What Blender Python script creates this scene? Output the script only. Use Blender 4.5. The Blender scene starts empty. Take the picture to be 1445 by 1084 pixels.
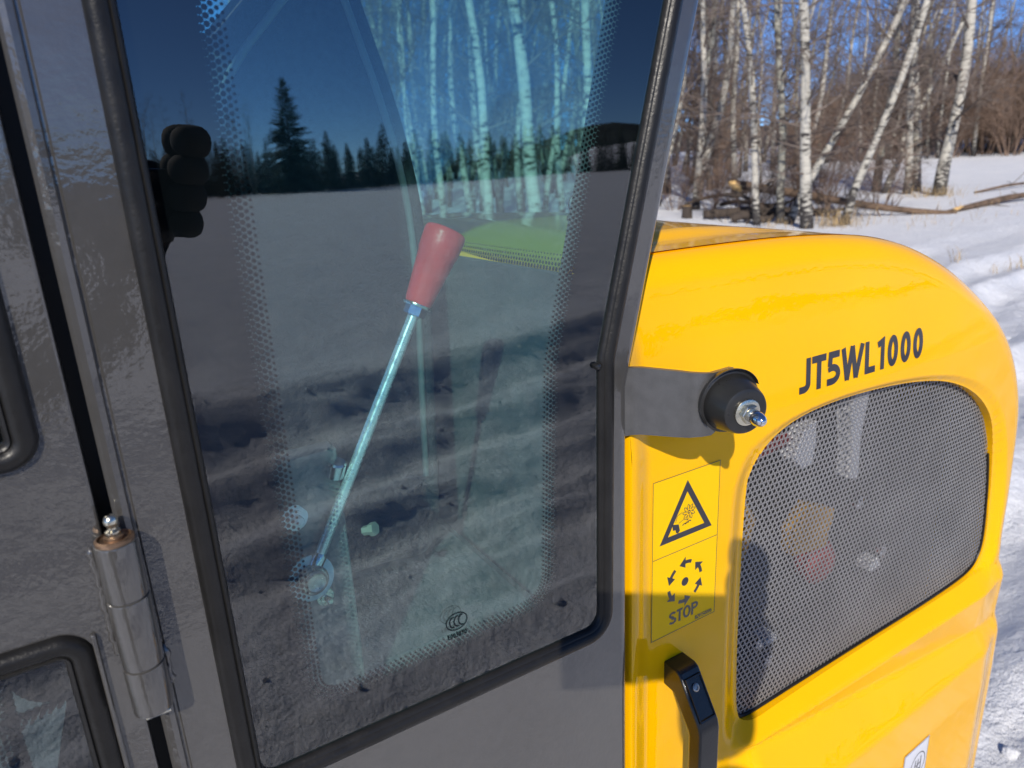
import bpy, bmesh, math, random
import numpy as np
from mathutils import Vector, Matrix

SC = bpy.context.scene
COL = SC.collection
R = math.radians

# ------------------------------------------------------------------ camera
K = 0.6129                    # machine drawing units -> metres
CAM = Vector((0.0, -0.38, 1.55))
CX = Vector((0.84877118, -0.5266117, -0.04761942))
CU = Vector((0.19365581, 0.22579378, 0.95473274))
CF = Vector((0.49202126, 0.8195714, -0.29362867))
cd = bpy.data.cameras.new("camera")
cam = bpy.data.objects.new("camera", cd)
COL.objects.link(cam)
m = Matrix.Identity(4)
for i in range(3):
    m[i][0] = CX[i]; m[i][1] = CU[i]; m[i][2] = -CF[i]; m[i][3] = CAM[i]
cam.matrix_world = m
cd.sensor_width = 36.0
cd.lens = 24.96
cd.clip_start = 0.01
cd.clip_end = 3000
cd.dof.use_dof = True
cd.dof.focus_distance = 0.55
cd.dof.aperture_fstop = 11.0
SC.camera = cam

# ------------------------------------------------------------------ sky, sun, exposure
SUN = Vector((-0.80, -1.0, 0.89)).normalized()      # towards the sun
el = math.asin(SUN.z)
world = bpy.data.worlds.new("World")
SC.world = world
world.use_nodes = True
wn = world.node_tree.nodes; wl = world.node_tree.links
wn.clear()
wo = wn.new("ShaderNodeOutputWorld"); wb = wn.new("ShaderNodeBackground")
sky = wn.new("ShaderNodeTexSky")
sky.sky_type = 'NISHITA'; sky.sun_disc = False
sky.sun_elevation = el
sky.sun_rotation = math.atan2(SUN.x, SUN.y)
sky.air_density = 0.6; sky.dust_density = 0.0; sky.ozone_density = 10.0; sky.altitude = 1500
wb.inputs[1].default_value = 0.15
wl.new(sky.outputs[0], wb.inputs[0]); wl.new(wb.outputs[0], wo.inputs[0])
sd = bpy.data.lights.new("sun", 'SUN'); sd.energy = 4.6; sd.angle = R(0.55); sd.color = (1.0, 0.93, 0.83)
so = bpy.data.objects.new("sun", sd); COL.objects.link(so)
so.rotation_euler = (-SUN).to_track_quat('-Z', 'Y').to_euler()
so.location = (-20, -24, 22)
SC.view_settings.view_transform = 'Standard'
SC.view_settings.look = 'None'
SC.view_settings.exposure = 0.0
SC.view_settings.gamma = 1.0
SC.view_settings.use_curve_mapping = False
SC.render.engine = 'CYCLES'
SC.cycles.max_bounces = 10
SC.cycles.transparent_max_bounces = 24
SC.cycles.glossy_bounces = 5

# ------------------------------------------------------------------ materials
def newmat(name):
    mt = bpy.data.materials.new(name); mt.use_nodes = True
    nt = mt.node_tree
    for n in list(nt.nodes): nt.nodes.remove(n)
    out = nt.nodes.new("ShaderNodeOutputMaterial")
    return mt, nt, out

def N(nt, typ, **kw):
    n = nt.nodes.new(typ)
    for k, v in kw.items():
        if k in n.inputs: n.inputs[k].default_value = v
        else: setattr(n, k, v)
    return n

def coords(nt, scale=(1, 1, 1)):
    tc = nt.nodes.new("ShaderNodeTexCoord"); mp = nt.nodes.new("ShaderNodeMapping")
    mp.inputs['Scale'].default_value = scale
    nt.links.new(tc.outputs['Object'], mp.inputs['Vector'])
    return mp.outputs[0]

def noise(nt, vec, scale, detail=3.0, rough=0.55):
    n = N(nt, "ShaderNodeTexNoise", Scale=scale, Detail=detail, Roughness=rough)
    nt.links.new(vec, n.inputs['Vector'])
    return n.outputs['Fac']

def ramp(nt, fac, stops):
    r = nt.nodes.new("ShaderNodeValToRGB")
    e = r.color_ramp.elements
    while len(e) < len(stops): e.new(0.5)
    for x, (p, c) in zip(e, stops):
        x.position = p; x.color = (*c, 1) if len(c) == 3 else c
    nt.links.new(fac, r.inputs[0])
    return r.outputs[0]

def bump(nt, h, strength, dist, prev=None):
    b = N(nt, "ShaderNodeBump", Strength=strength, Distance=dist)
    nt.links.new(h, b.inputs['Height'])
    if prev is not None: nt.links.new(prev, b.inputs['Normal'])
    return b.outputs[0]

def mat(name, col, rough=0.5, metal=0.0, coat=0.0, coat_rough=0.05, var=0.0, vscale=8, bumps=(), spec=None, rvar=0.0, stretch=(1, 1, 1)):
    mt, nt, out = newmat(name)
    p = nt.nodes.new("ShaderNodeBsdfPrincipled")
    p.inputs['Base Color'].default_value = (*col, 1)
    p.inputs['Roughness'].default_value = rough
    p.inputs['Metallic'].default_value = metal
    p.inputs['Coat Weight'].default_value = coat
    p.inputs['Coat Roughness'].default_value = coat_rough
    if spec is not None: p.inputs['Specular IOR Level'].default_value = spec
    v = coords(nt, stretch)
    if var > 0:
        lo = tuple(c * (1 - var) for c in col); hi = tuple(min(1, c * (1 + var)) for c in col)
        nt.links.new(ramp(nt, noise(nt, v, vscale, 5), [(0.3, lo), (0.7, hi)]), p.inputs['Base Color'])
    if rvar > 0:
        a, b = max(0, rough - rvar), min(1, rough + rvar)
        nt.links.new(ramp(nt, noise(nt, v, vscale * 2.3, 5), [(0.3, (a,) * 3), (0.7, (b,) * 3)]), p.inputs['Roughness'])
    prev = None
    for (sc, st, di) in bumps:
        prev = bump(nt, noise(nt, v, sc, 2), st, di, prev)
    if prev is not None:
        nt.links.new(prev, p.inputs['Normal'])
        if coat: nt.links.new(prev, p.inputs['Coat Normal'])
    nt.links.new(p.outputs[0], out.inputs[0])
    return mt

M = {}
M['yellow'] = mat('yellow_paint', (0.94, 0.475, 0.0012), 0.4, coat=1.0, coat_rough=0.03, spec=0.0, var=0.03, vscale=4, bumps=((70, 0.012, 0.01), (7, 0.015, 0.05)))
[setattr(n.inputs['Coat IOR'], 'default_value', 1.28) for n in M['yellow'].node_tree.nodes if n.type == 'BSDF_PRINCIPLED']
M['grey'] = mat('grey_paint', (0.052, 0.049, 0.045), 0.36, coat=1.0, coat_rough=0.02, var=0.06, vscale=60, bumps=((160, 0.05, 0.003), (20, 0.055, 0.01)))
[setattr(n.inputs['Coat IOR'], 'default_value', 1.75) for n in M['grey'].node_tree.nodes if n.type == 'BSDF_PRINCIPLED']
M['greydark'] = mat('bracket_paint', (0.07, 0.07, 0.072), 0.42, coat=0.5, coat_rough=0.15, var=0.15, vscale=50, bumps=((420, 0.10, 0.002),))
M['rubber'] = mat('rubber', (0.012, 0.0115, 0.011), 0.38, spec=0.32, var=0.25, vscale=30, bumps=((300, 0.12, 0.002),), rvar=0.08)
M['buffer'] = mat('rubber_buffer', (0.018, 0.018, 0.018), 0.33, var=0.2, vscale=30, rvar=0.08)
M['black'] = mat('black_plastic', (0.012, 0.012, 0.012), 0.28, coat=0.2, var=0.2, vscale=40, bumps=((300, 0.08, 0.002),))
M['inner'] = mat('interior_plastic', (0.075, 0.085, 0.088), 0.7, var=0.2, vscale=20, bumps=((240, 0.2, 0.003),))
M['fabric'] = mat('seat_fabric', (0.035, 0.04, 0.045), 0.9, var=0.25, vscale=120, bumps=((300, 0.4, 0.004),))
M['rod'] = mat('brushed_rod', (0.80, 0.81, 0.80), 0.3, metal=0.7, var=0.08, vscale=60, rvar=0.1)
M['plate'] = mat('dull_zinc', (0.88, 0.90, 0.90), 0.42, metal=0.0, var=0.12, vscale=70)
M['nut'] = mat('yellow_zinc', (0.55, 0.50, 0.42), 0.35, metal=0.35, var=0.15, vscale=60)
M['console'] = mat('console_paint', (0.15, 0.17, 0.17), 0.5, var=0.12, vscale=15)
M['chrome'] = mat('bright_steel', (0.75, 0.76, 0.78), 0.14, metal=1.0, rvar=0.07, vscale=40)
M['zinc'] = mat('zinc_plated_steel', (0.72, 0.68, 0.55), 0.25, metal=1.0, rvar=0.1, vscale=60)
M['steel'] = mat('worn_steel', (0.42, 0.38, 0.34), 0.35, metal=1.0, var=0.4, vscale=70, rvar=0.15)
M['rusty'] = mat('rusty_steel', (0.26, 0.17, 0.11), 0.45, metal=0.8, var=0.5, vscale=90, rvar=0.15)
M['red'] = mat('red_grip', (0.78, 0.035, 0.03), 0.42, var=0.12, vscale=40, bumps=((120, 0.15, 0.003),), coat=0.15, coat_rough=0.3)
M['frit'] = mat('black_enamel', (0.004, 0.004, 0.005), 0.6, spec=0.0)
M['ink'] = mat('black_print', (0.016, 0.014, 0.02), 0.35, coat=0.6, coat_rough=0.05)
M['mark'] = mat('etched_mark', (0.012, 0.016, 0.02), 0.8, spec=0.1)
M['sticker'] = mat('sticker_film', (0.92, 0.54, 0.002), 0.4, coat=0.3, coat_rough=0.12, spec=0.0)
M['white'] = mat('white_film', (0.74, 0.74, 0.78), 0.3, coat=0.4)
M['mesh'] = mat('perforated_steel', (0.25, 0.245, 0.245), 0.45, metal=0.2, var=0.12, vscale=9, coat=0.25, coat_rough=0.3)
M['engine'] = mat('engine_black', (0.02, 0.02, 0.02), 0.6)
M['engred'] = mat('engine_red', (0.22, 0.03, 0.03), 0.5)
M['engyel'] = mat('engine_yellow', (0.34, 0.19, 0.02), 0.5)
M['engwhite'] = mat('white_bits', (0.62, 0.63, 0.66), 0.4)  # plain white, also stands in for bright reflections behind the grille
M['tyre'] = mat('tyre_rubber', (0.02, 0.02, 0.02), 0.8, var=0.3, vscale=20)
M['jacket'] = mat('dark_jacket', (0.012, 0.012, 0.015), 0.9, var=0.3, vscale=30, bumps=((25, 0.4, 0.02),))
M['trousers'] = mat('dark_trousers', (0.016, 0.016, 0.02), 0.9, var=0.3, vscale=30)
M['glove'] = mat('dark_glove', (0.012, 0.012, 0.012), 0.8, var=0.3, vscale=60)
M['skin'] = mat('skin', (0.42, 0.24, 0.17), 0.5, var=0.1, vscale=30)
M['hat'] = mat('knit_hat', (0.015, 0.015, 0.018), 0.95, bumps=((200, 0.5, 0.004),))

def glass(name, tint, f0):
    mt, nt, out = newmat(name)
    t = N(nt, "ShaderNodeBsdfTransparent", Color=(*tint, 1))
    g = N(nt, "ShaderNodeBsdfGlossy", Color=(1, 1, 1, 1), Roughness=0.0)
    lw = N(nt, "ShaderNodeLayerWeight", Blend=0.5)
    pw = N(nt, "ShaderNodeMath", operation='POWER'); pw.inputs[1].default_value = 5.0
    nt.links.new(lw.outputs['Facing'], pw.inputs[0])
    ma = N(nt, "ShaderNodeMath", operation='MULTIPLY_ADD')
    ma.inputs[1].default_value = 1 - f0; ma.inputs[2].default_value = f0
    nt.links.new(pw.outputs[0], ma.inputs[0])
    mx = nt.nodes.new("ShaderNodeMixShader")
    nt.links.new(ma.outputs[0], mx.inputs[0]); nt.links.new(t.outputs[0], mx.inputs[1]); nt.links.new(g.outputs[0], mx.inputs[2])
    nt.links.new(mx.outputs[0], out.inputs[0])
    return mt
M['glass'] = glass('tinted_glass', (0.76, 0.95, 0.94), 0.112)

def snow_mat():
    mt, nt, out = newmat('snow')
    p = nt.nodes.new("ShaderNodeBsdfPrincipled")
    p.inputs['Roughness'].default_value = 0.55
    p.inputs['Specular IOR Level'].default_value = 0.25
    v = coords(nt)
    nt.links.new(ramp(nt, noise(nt, v, 1.3, 6), [(0.3, (0.78, 0.80, 0.85)), (0.7, (0.87, 0.88, 0.91))]), p.inputs['Base Color'])
    b = bump(nt, noise(nt, v, 2.2, 5, 0.6), 0.5, 0.10)
    b = bump(nt, noise(nt, v, 11, 6, 0.7), 0.9, 0.05, b)
    b = bump(nt, noise(nt, v, 45, 4, 0.7), 0.8, 0.014, b)
    b = bump(nt, noise(nt, v, 160, 3, 0.7), 0.5, 0.004, b)
    nt.links.new(b, p.inputs['Normal'])
    nt.links.new(p.outputs[0], out.inputs[0])
    return mt
M['snow'] = snow_mat()

def bark_mat(name, light, dark, amount):
    mt, nt, out = newmat(name)
    p = nt.nodes.new("ShaderNodeBsdfPrincipled"); p.inputs['Roughness'].default_value = 0.75
    tc = nt.nodes.new("ShaderNodeTexCoord")
    a = nt.nodes.new("ShaderNodeMapping"); a.inputs['Scale'].default_value = (3.0, 3.0, 9.0)
    nt.links.new(tc.outputs['Object'], a.inputs[0])
    n1 = noise(nt, a.outputs[0], 1.6, 6, 0.65)
    b2 = nt.nodes.new("ShaderNodeMapping"); b2.inputs['Scale'].default_value = (1.2, 1.2, 0.7)
    nt.links.new(tc.outputs['Object'], b2.inputs[0])
    n2 = noise(nt, b2.outputs[0], 1.1, 4)
    mul = N(nt, "ShaderNodeMath", operation='ADD'); nt.links.new(n1, mul.inputs[0])
    sc = N(nt, "ShaderNodeMath", operation='MULTIPLY'); sc.inputs[1].default_value = 0.55
    nt.links.new(n2, sc.inputs[0]); nt.links.new(sc.outputs[0], mul.inputs[1])
    sep = nt.nodes.new("ShaderNodeSeparateXYZ"); nt.links.new(tc.outputs['Object'], sep.inputs[0])
    mr = N(nt, "ShaderNodeMapRange"); mr.inputs[1].default_value = 0.0; mr.inputs[2].default_value = 1.1
    mr.inputs[3].default_value = -0.22; mr.inputs[4].default_value = 0.0
    nt.links.new(sep.outputs['Z'], mr.inputs[0])
    ad = N(nt, "ShaderNodeMath", operation='ADD'); nt.links.new(mul.outputs[0], ad.inputs[0]); nt.links.new(mr.outputs[0], ad.inputs[1])
    c = ramp(nt, ad.outputs[0], [(amount - 0.05, dark), (amount + 0.03, tuple(x * 0.75 for x in light)), (amount + 0.16, light)])
    nt.links.new(c, p.inputs['Base Color'])
    nt.links.new(bump(nt, n1, 0.5, 0.03), p.inputs['Normal'])
    nt.links.new(p.outputs[0], out.inputs[0])
    return mt
M['birch'] = bark_mat('birch_bark', (0.52, 0.49, 0.42), (0.035, 0.03, 0.028), 0.685)
M['aspen'] = bark_mat('grey_birch_bark', (0.36, 0.35, 0.29), (0.05, 0.045, 0.04), 0.72)
M['twig'] = mat('birch_twigs', (0.13, 0.10, 0.082), 0.8, var=0.4, vscale=2)
M['alder'] = mat('alder_twigs', (0.19, 0.128, 0.092), 0.85, var=0.4, vscale=1.5)
M['darkbark'] = mat('dark_bark', (0.06, 0.045, 0.035), 0.9, var=0.5, vscale=8, bumps=((18, 0.8, 0.03),), stretch=(1, 1, 0.3))
M['needle'] = mat('spruce_needles', (0.018, 0.035, 0.014), 0.7, var=0.5, vscale=2)
M['logbark'] = mat('log_bark', (0.13, 0.085, 0.055), 0.9, var=0.6, vscale=6, bumps=((20, 0.8, 0.03),))
M['sawn'] = mat('sawn_wood', (0.72, 0.46, 0.18), 0.7, var=0.2, vscale=12)
M['grass'] = mat('dry_grass', (0.42, 0.30, 0.15), 0.8, var=0.4, vscale=4)
M['barn'] = mat('red_boards', (0.30, 0.03, 0.02), 0.8, var=0.3, vscale=3)
M['hill'] = mat('forested_hill', (0.02, 0.03, 0.022), 0.95, var=0.6, vscale=0.06, bumps=((0.25, 1.0, 6.0),))
M['roof'] = mat('barn_roof', (0.05, 0.05, 0.05), 0.7, var=0.2)

# ------------------------------------------------------------------ mesh helpers
def setp(o, label=None, cat=None, group=None, kind=None):
    if label: o['label'] = label
    if cat: o['category'] = cat
    if group: o['group'] = group
    if kind: o['kind'] = kind
    return o

def link_mesh(name, me, parent=None):
    o = bpy.data.objects.new(name, me); COL.objects.link(o)
    if parent is not None: o.parent = parent
    return o

def empty(name, loc=(0, 0, 0), rz=0.0, parent=None):
    o = bpy.data.objects.new(name, None); COL.objects.link(o)
    o.location = loc; o.rotation_euler = (0, 0, rz); o.empty_display_size = 0.2
    if parent is not None: o.parent = parent
    return o

class MB:
    def __init__(s): s.v = []; s.f = []
    def add(s, vs, fs):
        b = len(s.v); s.v.extend([tuple(x) for x in vs]); s.f.extend([tuple(i + b for i in f) for f in fs]); return s
    def box(s, a, b):
        (x0, y0, z0), (x1, y1, z1) = a, b
        return s.add([(x0, y0, z0), (x1, y0, z0), (x1, y1, z0), (x0, y1, z0), (x0, y0, z1), (x1, y0, z1), (x1, y1, z1), (x0, y1, z1)],
                     [(0, 3, 2, 1), (4, 5, 6, 7), (0, 1, 5, 4), (1, 2, 6, 5), (2, 3, 7, 6), (3, 0, 4, 7)])
    def grid(s, rows, closed=False):
        n = len(rows[0]); b = len(s.v)
        for r in rows: s.v.extend([tuple(p) for p in r])
        for j in range(len(rows) - 1):
            for i in range(n if closed else n - 1):
                i2 = (i + 1) % n
                s.f.append((b + j * n + i, b + j * n + i2, b + (j + 1) * n + i2, b + (j + 1) * n + i))
        return s
    def lathe(s, prof, c, axis=(0, 0, 1), n=24, cap=True):
        ax = Vector(axis).normalized(); q = ax.to_track_quat('Z', 'Y')
        c = Vector(c); rows = []
        for (r, h) in prof:
            rows.append([c + q @ Vector((r * math.cos(2 * math.pi * i / n), r * math.sin(2 * math.pi * i / n), h)) for i in range(n)])
        b = len(s.v); s.grid(rows, True)
        if cap:
            s.f.append(tuple(b + i for i in reversed(range(n))))
            e = b + (len(prof) - 1) * n
            s.f.append(tuple(e + i for i in range(n)))
        return s
    def tube(s, pts, rad, n=8, cap=True):
        pts = [Vector(p) for p in pts]
        rads = rad if isinstance(rad, (list, tuple)) else [rad] * len(pts)
        rows = []; prev = None
        for i, p in enumerate(pts):
            d = (pts[min(i + 1, len(pts) - 1)] - pts[max(i - 1, 0)]).normalized()
            if prev is None:
                a = d.orthogonal().normalized()
            else:
                a = (prev - d * prev.dot(d))
                a = a.normalized() if a.length > 1e-6 else d.orthogonal().normalized()
            prev = a; bb = d.cross(a)
            rows.append([p + (a * math.cos(2 * math.pi * k / n) + bb * math.sin(2 * math.pi * k / n)) * rads[i] for k in range(n)])
        b = len(s.v); s.grid(rows, True)
        if cap:
            s.f.append(tuple(b + i for i in reversed(range(n))))
            e = b + (len(pts) - 1) * n
            s.f.append(tuple(e + i for i in range(n)))
        return s
    def prism(s, poly, fn0, fn1):
        n = len(poly); b = len(s.v)
        s.v.extend([tuple(fn0(p)) for p in poly]); s.v.extend([tuple(fn1(p)) for p in poly])
        s.f.append(tuple(b + i for i in range(n))); s.f.append(tuple(b + n + i for i in reversed(range(n))))
        for i in range(n):
            j = (i + 1) % n
            s.f.append((b + i, b + n + i, b + n + j, b + j))
        return s
    def mesh(s, name, material, smooth=None, fix=True):
        me = bpy.data.meshes.new(name); me.from_pydata(s.v, [], s.f); me.update()
        if material is not None: me.materials.append(material)
        if fix:
            bm = bmesh.new(); bm.from_mesh(me)
            bmesh.ops.recalc_face_normals(bm, faces=bm.faces[:]); bm.to_mesh(me); bm.free()
        if smooth is not None:
            me.polygons.foreach_set('use_smooth', [True] * len(me.polygons))
            if smooth < 170: me.set_sharp_from_angle(angle=R(smooth))
        return me
    def build(s, name, material, parent=None, smooth=None, fix=True, bevel=0, seg=2):
        o = link_mesh(name, s.mesh(name, material, smooth, fix), parent)
        if bevel:
            bv = o.modifiers.new("bevel", 'BEVEL'); bv.width = bevel; bv.segments = seg; bv.limit_method = 'ANGLE'; bv.angle_limit = R(35)
        return o

def round_poly(pts, n=8):
    out = []
    L = len(pts)
    for i in range(L):
        x, y, r = pts[i]; p = Vector((x, y)); a = Vector(pts[i - 1][:2]); b = Vector(pts[(i + 1) % L][:2])
        u = (a - p).normalized(); w = (b - p).normalized()
        ang = u.angle(w)
        if r <= 0 or ang > 3.1: out.append((x, y)); continue
        t = r / math.tan(ang / 2)
        p0 = p + u * t; p1 = p + w * t
        c = p + (u + w).normalized() * (r / math.sin(ang / 2))
        a0 = math.atan2(p0.y - c.y, p0.x - c.x); a1 = math.atan2(p1.y - c.y, p1.x - c.x)
        d = (a1 - a0 + math.pi) % (2 * math.pi) - math.pi
        for k in range(n + 1):
            q = a0 + d * k / n
            out.append((c.x + r * math.cos(q), c.y + r * math.sin(q)))
    return out

def dens(path, step):
    out = []
    for i in range(len(path)):
        a = Vector(path[i]); b = Vector(path[(i + 1) % len(path)])
        k = max(1, int((b - a).length / step))
        for j in range(k): out.append(tuple(a.lerp(b, j / k)))
    return out

def offset_path(path, d):
    """closed counter-clockwise path; positive d moves outward"""
    n = len(path); out = []
    for i in range(n):
        p = Vector(path[i]); a = Vector(path[i - 1]); b = Vector(path[(i + 1) % n])
        t1 = (p - a); t2 = (b - p)
        t1 = t1.normalized() if t1.length > 1e-9 else t2.normalized()
        t2 = t2.normalized() if t2.length > 1e-9 else t1
        n1 = Vector((t1.y, -t1.x)); n2 = Vector((t2.y, -t2.x))
        h = n1 + n2
        h = h / max(0.3, h.length_squared) * 2
        q = p + h * d
        out.append((q.x, q.y))
    return out

def chaikin(p, n=2):
    for _ in range(n):
        o = []
        for i in range(len(p)):
            a, b = p[i], p[(i + 1) % len(p)]
            o += [(a[0] * .75 + b[0] * .25, a[1] * .75 + b[1] * .25), (a[0] * .25 + b[0] * .75, a[1] * .25 + b[1] * .75)]
        p = o
    return p

def ray_poly(c, ang, poly):
    dx, dy = math.cos(ang), math.sin(ang); best = None
    n = len(poly)
    for i in range(n):
        x1, y1 = poly[i][0] - c[0], poly[i][1] - c[1]; x2, y2 = poly[(i + 1) % n][0] - c[0], poly[(i + 1) % n][1] - c[1]
        ex, ey = x2 - x1, y2 - y1
        den = dx * ey - dy * ex
        if abs(den) < 1e-12: continue
        t = (x1 * ey - y1 * ex) / den; u = (x1 * dy - y1 * dx) / den
        if t > 1e-6 and -1e-9 <= u <= 1 + 1e-9 and (best is None or t > best): best = t
    return (c[0] + dx * best, c[1] + dy * best)

def polar_angles(c, polys, n):
    a = [2 * math.pi * i / n - math.pi for i in range(n)]
    for p in polys:
        a += [math.atan2(q[1] - c[1], q[0] - c[0]) for q in p]
    a = sorted(a); out = [a[0]]
    for x in a[1:]:
        if x - out[-1] > 1e-4: out.append(x)
    return out

def ring_mesh(inner, outer, c, y, n=120, mb=None):
    mb = mb or MB()
    A = polar_angles(c, [inner, outer], n)
    i = [ray_poly(c, a, inner) for a in A]; o = [ray_poly(c, a, outer) for a in A]
    mb.grid([[(p[0], y, p[1]) for p in i], [(p[0], y, p[1]) for p in o]], True)
    return mb

def sm(a, b, x):
    t = min(1, max(0, (x - a) / (b - a))); return t * t * (3 - 2 * t)
def lerp(a, b, t): return a + (b - a) * t

# stroke lettering: polylines of even width in a plane
def stroke(mb, pts, w, to3, closed=False):
    n = len(pts); P = [Vector(p) for p in pts]; rows = []
    for i in range(n):
        a = P[i - 1] if (closed or i > 0) else P[i]; b = P[(i + 1) % n] if (closed or i < n - 1) else P[i]
        t1 = (P[i] - a); t2 = (b - P[i])
        if t1.length < 1e-9: t1 = t2
        if t2.length < 1e-9: t2 = t1
        t1.normalize(); t2.normalize()
        n1 = Vector((-t1.y, t1.x)); n2 = Vector((-t2.y, t2.x)); h = n1 + n2
        h = h / max(0.25, h.length_squared) * 2
        rows.append((P[i] + h * w / 2, P[i] - h * w / 2))
    b0 = len(mb.v)
    for l, r in rows: mb.v.append(tuple(to3(l.x, l.y))); mb.v.append(tuple(to3(r.x, r.y)))
    for i in range(n if closed else n - 1):
        j = (i + 1) % n
        mb.f.append((b0 + 2 * i, b0 + 2 * i + 1, b0 + 2 * j + 1, b0 + 2 * j))

def arc(cx, cy, rx, ry, a0, a1, n=14):
    return [(cx + rx * math.cos(R(a0 + (a1 - a0) * i / n)), cy + ry * math.sin(R(a0 + (a1 - a0) * i / n))) for i in range(n + 1)]

def fillpoly(mb, pts, to3):
    b0 = len(mb.v)
    mb.v.extend([tuple(to3(x, y)) for x, y in pts]); mb.f.append(tuple(range(b0, b0 + len(pts))))

# glyphs in a box 1 high; value: (advance, [(points, closed)])
def glyph(ch, w):
    h = w / 2
    if ch == 'J': return 0.42, [([(0.30, 1), (0.30, 0.27)] + arc(0.14, 0.25, 0.16, 0.25 - h, 0, -80, 8)[1:] + [(0.0, h)], 0)]
    if ch == 'T': return 0.54, [([(0.0, 1 - h), (0.5, 1 - h)], 0), ([(0.25, 1 - w), (0.25, 0)], 0)]
    if ch == '5': return 0.52, [([(0.44, 1 - h), (0.12, 1 - h), (0.09, 0.56)], 0), ([(0.09, 0.56)] + arc(0.18, 0.31, 0.22, 0.31 - h, 110, -90, 14) + [(0.0, h)], 0)]
    if ch == 'W': return 0.86, [([(0.06, 1), (0.22, 0)], 0), ([(0.22, 0), (0.40, 1)], 0), ([(0.40, 1), (0.55, 0)], 0), ([(0.55, 0), (0.78, 1)], 0)]
    if ch == 'L': return 0.47, [([(0.11, 1), (0.11, h), (0.44, h)], 0)]
    if ch == '1': return 0.44, [([(0.26, 0), (0.26, 1 - h), (0.06, 0.80)], 0)]
    if ch == '0': return 0.54, [(arc(0.24, 0.5, 0.24 - h, 0.5 - h, 0, 360, 28)[:-1], 1)]
    if ch == 'S': return 0.62, [(arc(0.27, 0.74, 0.22, 0.26 - h, 20, 270, 12) + arc(0.27, 0.26, 0.24, 0.26 - h, 90, -160, 12), 0)]
    if ch == 'O': return 0.72, [(arc(0.33, 0.5, 0.33 - h, 0.5 - h, 0, 360, 28)[:-1], 1)]
    if ch == 'P': return 0.60, [([(h, 0), (h, 1)], 0), ([(w, 1 - h), (0.28, 1 - h)] + arc(0.28, 0.72, 0.22, 0.28 - h, 90, -90, 10) + [(w, 0.44 + h)], 0)]
    if ch == 'B': return 0.60, [([(h, 0), (h, 1)], 0), ([(w, 1 - h)] + arc(0.28, 0.76, 0.2, 0.24 - h, 90, -90, 8) + [(w, 0.52 + h)], 0), ([(w, 0.46)] + arc(0.28, 0.26, 0.24, 0.26 - h, 90, -90, 8) + [(w, h)], 0)]
    if ch == '2': return 0.56, [(arc(0.24, 0.74, 0.22, 0.26 - h, 160, -40, 10) + [(0.02, h), (0.48, h)], 0)]
    if ch == '6': return 0.56, [(arc(0.24, 0.3, 0.22, 0.3 - h, 0, 360, 18)[:-1], 1), ([(0.03, 0.34), (0.10, 0.72), (0.40, 1 - h)], 0)]
    if ch == '3': return 0.56, [(arc(0.22, 0.75, 0.2, 0.25 - h, 150, -90, 9) + arc(0.22, 0.26, 0.24, 0.26 - h, 90, -150, 10), 0)]
    if ch == '8': return 0.56, [(arc(0.24, 0.75, 0.18, 0.25 - h, 0, 360, 14)[:-1], 1), (arc(0.24, 0.27, 0.22, 0.27 - h, 0, 360, 16)[:-1], 1)]
    if ch == '7': return 0.52, [([(0.0, 1 - h), (0.44, 1 - h), (0.14, 0)], 0)]
    if ch == 'E': return 0.52, [([(0.44, 1 - h), (h, 1 - h), (h, h), (0.44, h)], 0), ([(w, 0.5), (0.4, 0.5)], 0)]
    if ch == 'C': return 0.62, [(arc(0.33, 0.5, 0.33 - h, 0.5 - h, 50, 310, 16), 0)]
    return 0.4, []

def word(mb, txt, w, to3, sx=1.0):
    x = 0; e = 0.0
    for ch in txt:
        adv, ss = glyph(ch, w)
        for k, (pts, cl) in enumerate(ss):
            # later strokes sit a hair prouder so that crossing strokes never share a plane
            stroke(mb, [(x + px * sx, py) for px, py in pts], w, lambda a, b, k=k: to3(a, b, k), bool(cl))
        x += adv * sx
    return x

# ------------------------------------------------------------------ terrain
_rng = np.random.RandomState(5)
_tab = _rng.rand(256, 256)
def vnoise(x, y):
    xi = np.floor(x).astype(int); yi = np.floor(y).astype(int)
    fx = x - xi; fy = y - yi
    fx = fx * fx * fx * (fx * (fx * 6 - 15) + 10); fy = fy * fy * fy * (fy * (fy * 6 - 15) + 10)
    a = _tab[xi & 255, yi & 255]; b = _tab[(xi + 1) & 255, yi & 255]; c = _tab[xi & 255, (yi + 1) & 255]; d = _tab[(xi + 1) & 255, (yi + 1) & 255]
    return (a + (b - a) * fx) * (1 - fy) + (c + (d - c) * fx) * fy - 0.5
def fbm(x, y, o=4):
    s = 0; a = 1.0
    for k in range(o):
        s = s + a * vnoise(x + 17.3 * k, y + 9.1 * k); x = x * 2.03; y = y * 2.03; a *= 0.5
    return s
def sst(a, b, x):
    t = np.clip((x - a) / (b - a), 0, 1); return t * t * (3 - 2 * t)
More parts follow.
